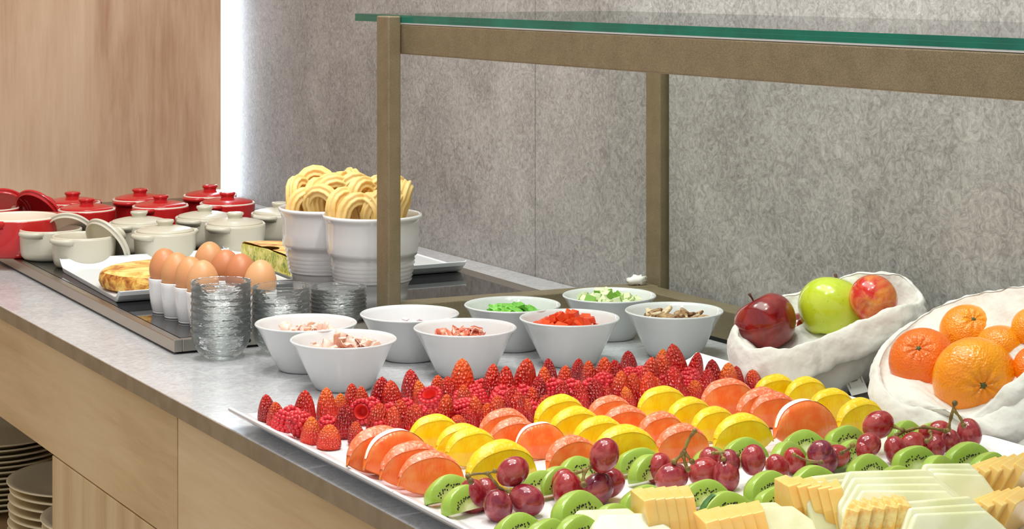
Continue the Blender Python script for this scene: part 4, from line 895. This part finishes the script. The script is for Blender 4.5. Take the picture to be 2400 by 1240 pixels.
# care label sewn to the apple sack
lt = Q(2005, 872, 2.30); lbm = MB(); r3 = R
def lp(x, y, Z, o_=0): return Q(x, y, Z-o_)-s1.location
cor = [(1972, 876, 2.335), (2012, 862, 2.335), (2036, 918, 2.30), (1996, 928, 2.30)]
fr_ = [lp(*c) for c in cor]; bk = [lp(c[0], c[1], c[2]+.0012) for c in cor]
lbm.hexa(bk, fr_); lbo = lbm.build('care_label', 'paper_tag', s1); lbo['label'] = 'small white sewn label with grey print'
pm = MB()
def lerp2(u, v, o_):
    a = Vector(cor[0]).lerp(Vector(cor[1]), u); b = Vector(cor[3]).lerp(Vector(cor[2]), u); c = a.lerp(b, v); return Q(c.x, c.y, c.z-o_)-s1.location
for u0, u1, v0, v1 in [(.12, .16, .05, .7), (.86, .9, .0, .6), (.76, .79, .0, .35)]+[(.3, .68, .06+.09*k, .1+.09*k) for k in range(5)]:
    pm.add([lerp2(u0, v0, .0006), lerp2(u1, v0, .0006), lerp2(u1, v1, .0006), lerp2(u0, v1, .0006)], [(0, 1, 2, 3)], False)
pm.build('printed_lines', 'print_grey', lbo)
# ------------------------------------------------------------------ apples
def mk_apple(mat):
    def f():
        t = empty('apple'); prof = []; n = 26
        for k in range(n+1):
            a_ = PI*k/n; r_ = math.sin(a_); z = -math.cos(a_)
            dimple = .30*math.exp(-(r_/.30)**2) if z > 0 else .20*math.exp(-(r_/.25)**2)
            zz = z*.92-(dimple if z > 0 else -dimple); rr_ = r_*(1+.08*z)
            prof.append((0 if k in (0, n) else rr_, zz))
        fn = lambda v: Vector((v.x*(1+.03*math.cos(5*math.atan2(v.y, v.x))*(v.z < -.3)), v.y, v.z))
        MB().lathe(prof, 36, fn=lambda v: fn(v)*.04).build('fruit', mat, t)
        MB().tube([(0, 0, .0232), (.0008, 0, .030), (.0024, .0008, .036), (.0048, .0012, .0416)], [.0014, .0012, .0013, .002], 8).build('stem', 'apple_stem', t)
        return t
    return f
for x, y, Z, rpx, mat, rot, lb in [(1795, 757, 2.375, 74, 'apple_dark_red', (Vector((0, 0, 1))-R*.55+D*.25).to_track_quat('Z', 'Y').to_euler(), 'dark red apple with stem at the left end of the sack'), (1951, 725, 2.385, 82, 'apple_green', (Vector((0, 0, 1))+D*.45+R*.3).to_track_quat('Z', 'Y').to_euler(), 'yellow-green speckled apple in the middle of the sack'),
                                 (2046, 702, 2.345, 57, 'apple_red_yellow', (Vector((0, 0, .2))+D*.8+R*.4).to_track_quat('Z', 'Y').to_euler(), 'red and yellow apple at the right end of the sack'), (1880, 786, 2.42, 52, 'apple_dark_red', (.4, 1.0, .2), 'red apple mostly hidden low between the dark red and green apples')]:
    t = inst('apple'+mat, mk_apple(mat)); place(t, Q(x, y, Z), Euler(rot), rpx/FPX*Z/.04); tag(t, lb, 'apple', 'apples in the sack')
# ------------------------------------------------------------------ mandarins
def mk_mand(mat):
    def f():
        t = empty('mandarin'); n = 22; prof = []
        for k in range(n+1):
            a_ = PI*k/n; r_ = math.sin(a_); z = -math.cos(a_); dm = .12*math.exp(-(r_/.2)**2)
            prof.append((0 if k in (0, n) else r_*(1.0), z*.84-(dm if z > 0 else -dm*.6)))
        fn = lambda v: Vector((v.x, v.y, v.z+(.035*math.cos(9*math.atan2(v.y, v.x))*math.exp(-((math.hypot(v.x, v.y)-.25)/.16)**2) if v.z > 0 else 0)))
        MB().lathe(prof, 54, fn=lambda v: fn(v)*.04).build('fruit', mat, t)
        st = MB()
        st.lathe([(0, .70), (.03, .715), (.06, .735), (.085, .74), (.05, .765), (.03, .775), (0, .77)], 10, fn=lambda v: Vector((v.x*(1+.3*math.cos(5*math.atan2(v.y, v.x))), v.y*(1+.3*math.cos(5*math.atan2(v.y, v.x))), v.z))*.04)
        st.build('calyx', 'calyx', t); return t
    return f
vw = -D                                   # towards the viewer
def axis_rot(dx, up):                     # stem end heading: dx to the right in view, up
    v = (vw+R*dx+Vector((0, 0, up))).normalized(); return v.to_track_quat('Z', 'Y').to_euler()
for x, y, Z, rpx, mat, rot, lb in [(2287, 892, 2.125, 101, 'mandarin_light', axis_rot(0, .05), 'large front mandarin facing out of the sack with its stem end'), (2163, 846, 2.19, 80, 'mandarin_deep', axis_rot(-.45, .9), 'deep orange mandarin at the left of the sack'),
                                 (2272, 780, 2.235, 70, 'mandarin_light', axis_rot(.05, 1.1), 'mandarin at the back with its stem end up'), (2350, 818, 2.17, 64, 'mandarin_light', axis_rot(-.6, -2), 'smooth mandarin right behind the large front one'),
                                 (2425, 775, 2.16, 56, 'mandarin_light', axis_rot(.5, 1), 'yellowish mandarin at the right picture edge, upper'), (2432, 872, 2.11, 62, 'mandarin_deep', axis_rot(1, 1), 'mandarin at the right picture edge, lower'),
                                 (2205, 925, 2.17, 56, 'mandarin_deep', axis_rot(-1, -1), 'mandarin lying low in the shade under the deep orange one')]:
    t = inst('mand'+mat, mk_mand(mat)); place(t, Q(x, y, Z), rot, rpx/FPX*Z/.04); tag(t, lb, 'mandarin', 'mandarins in the sack')
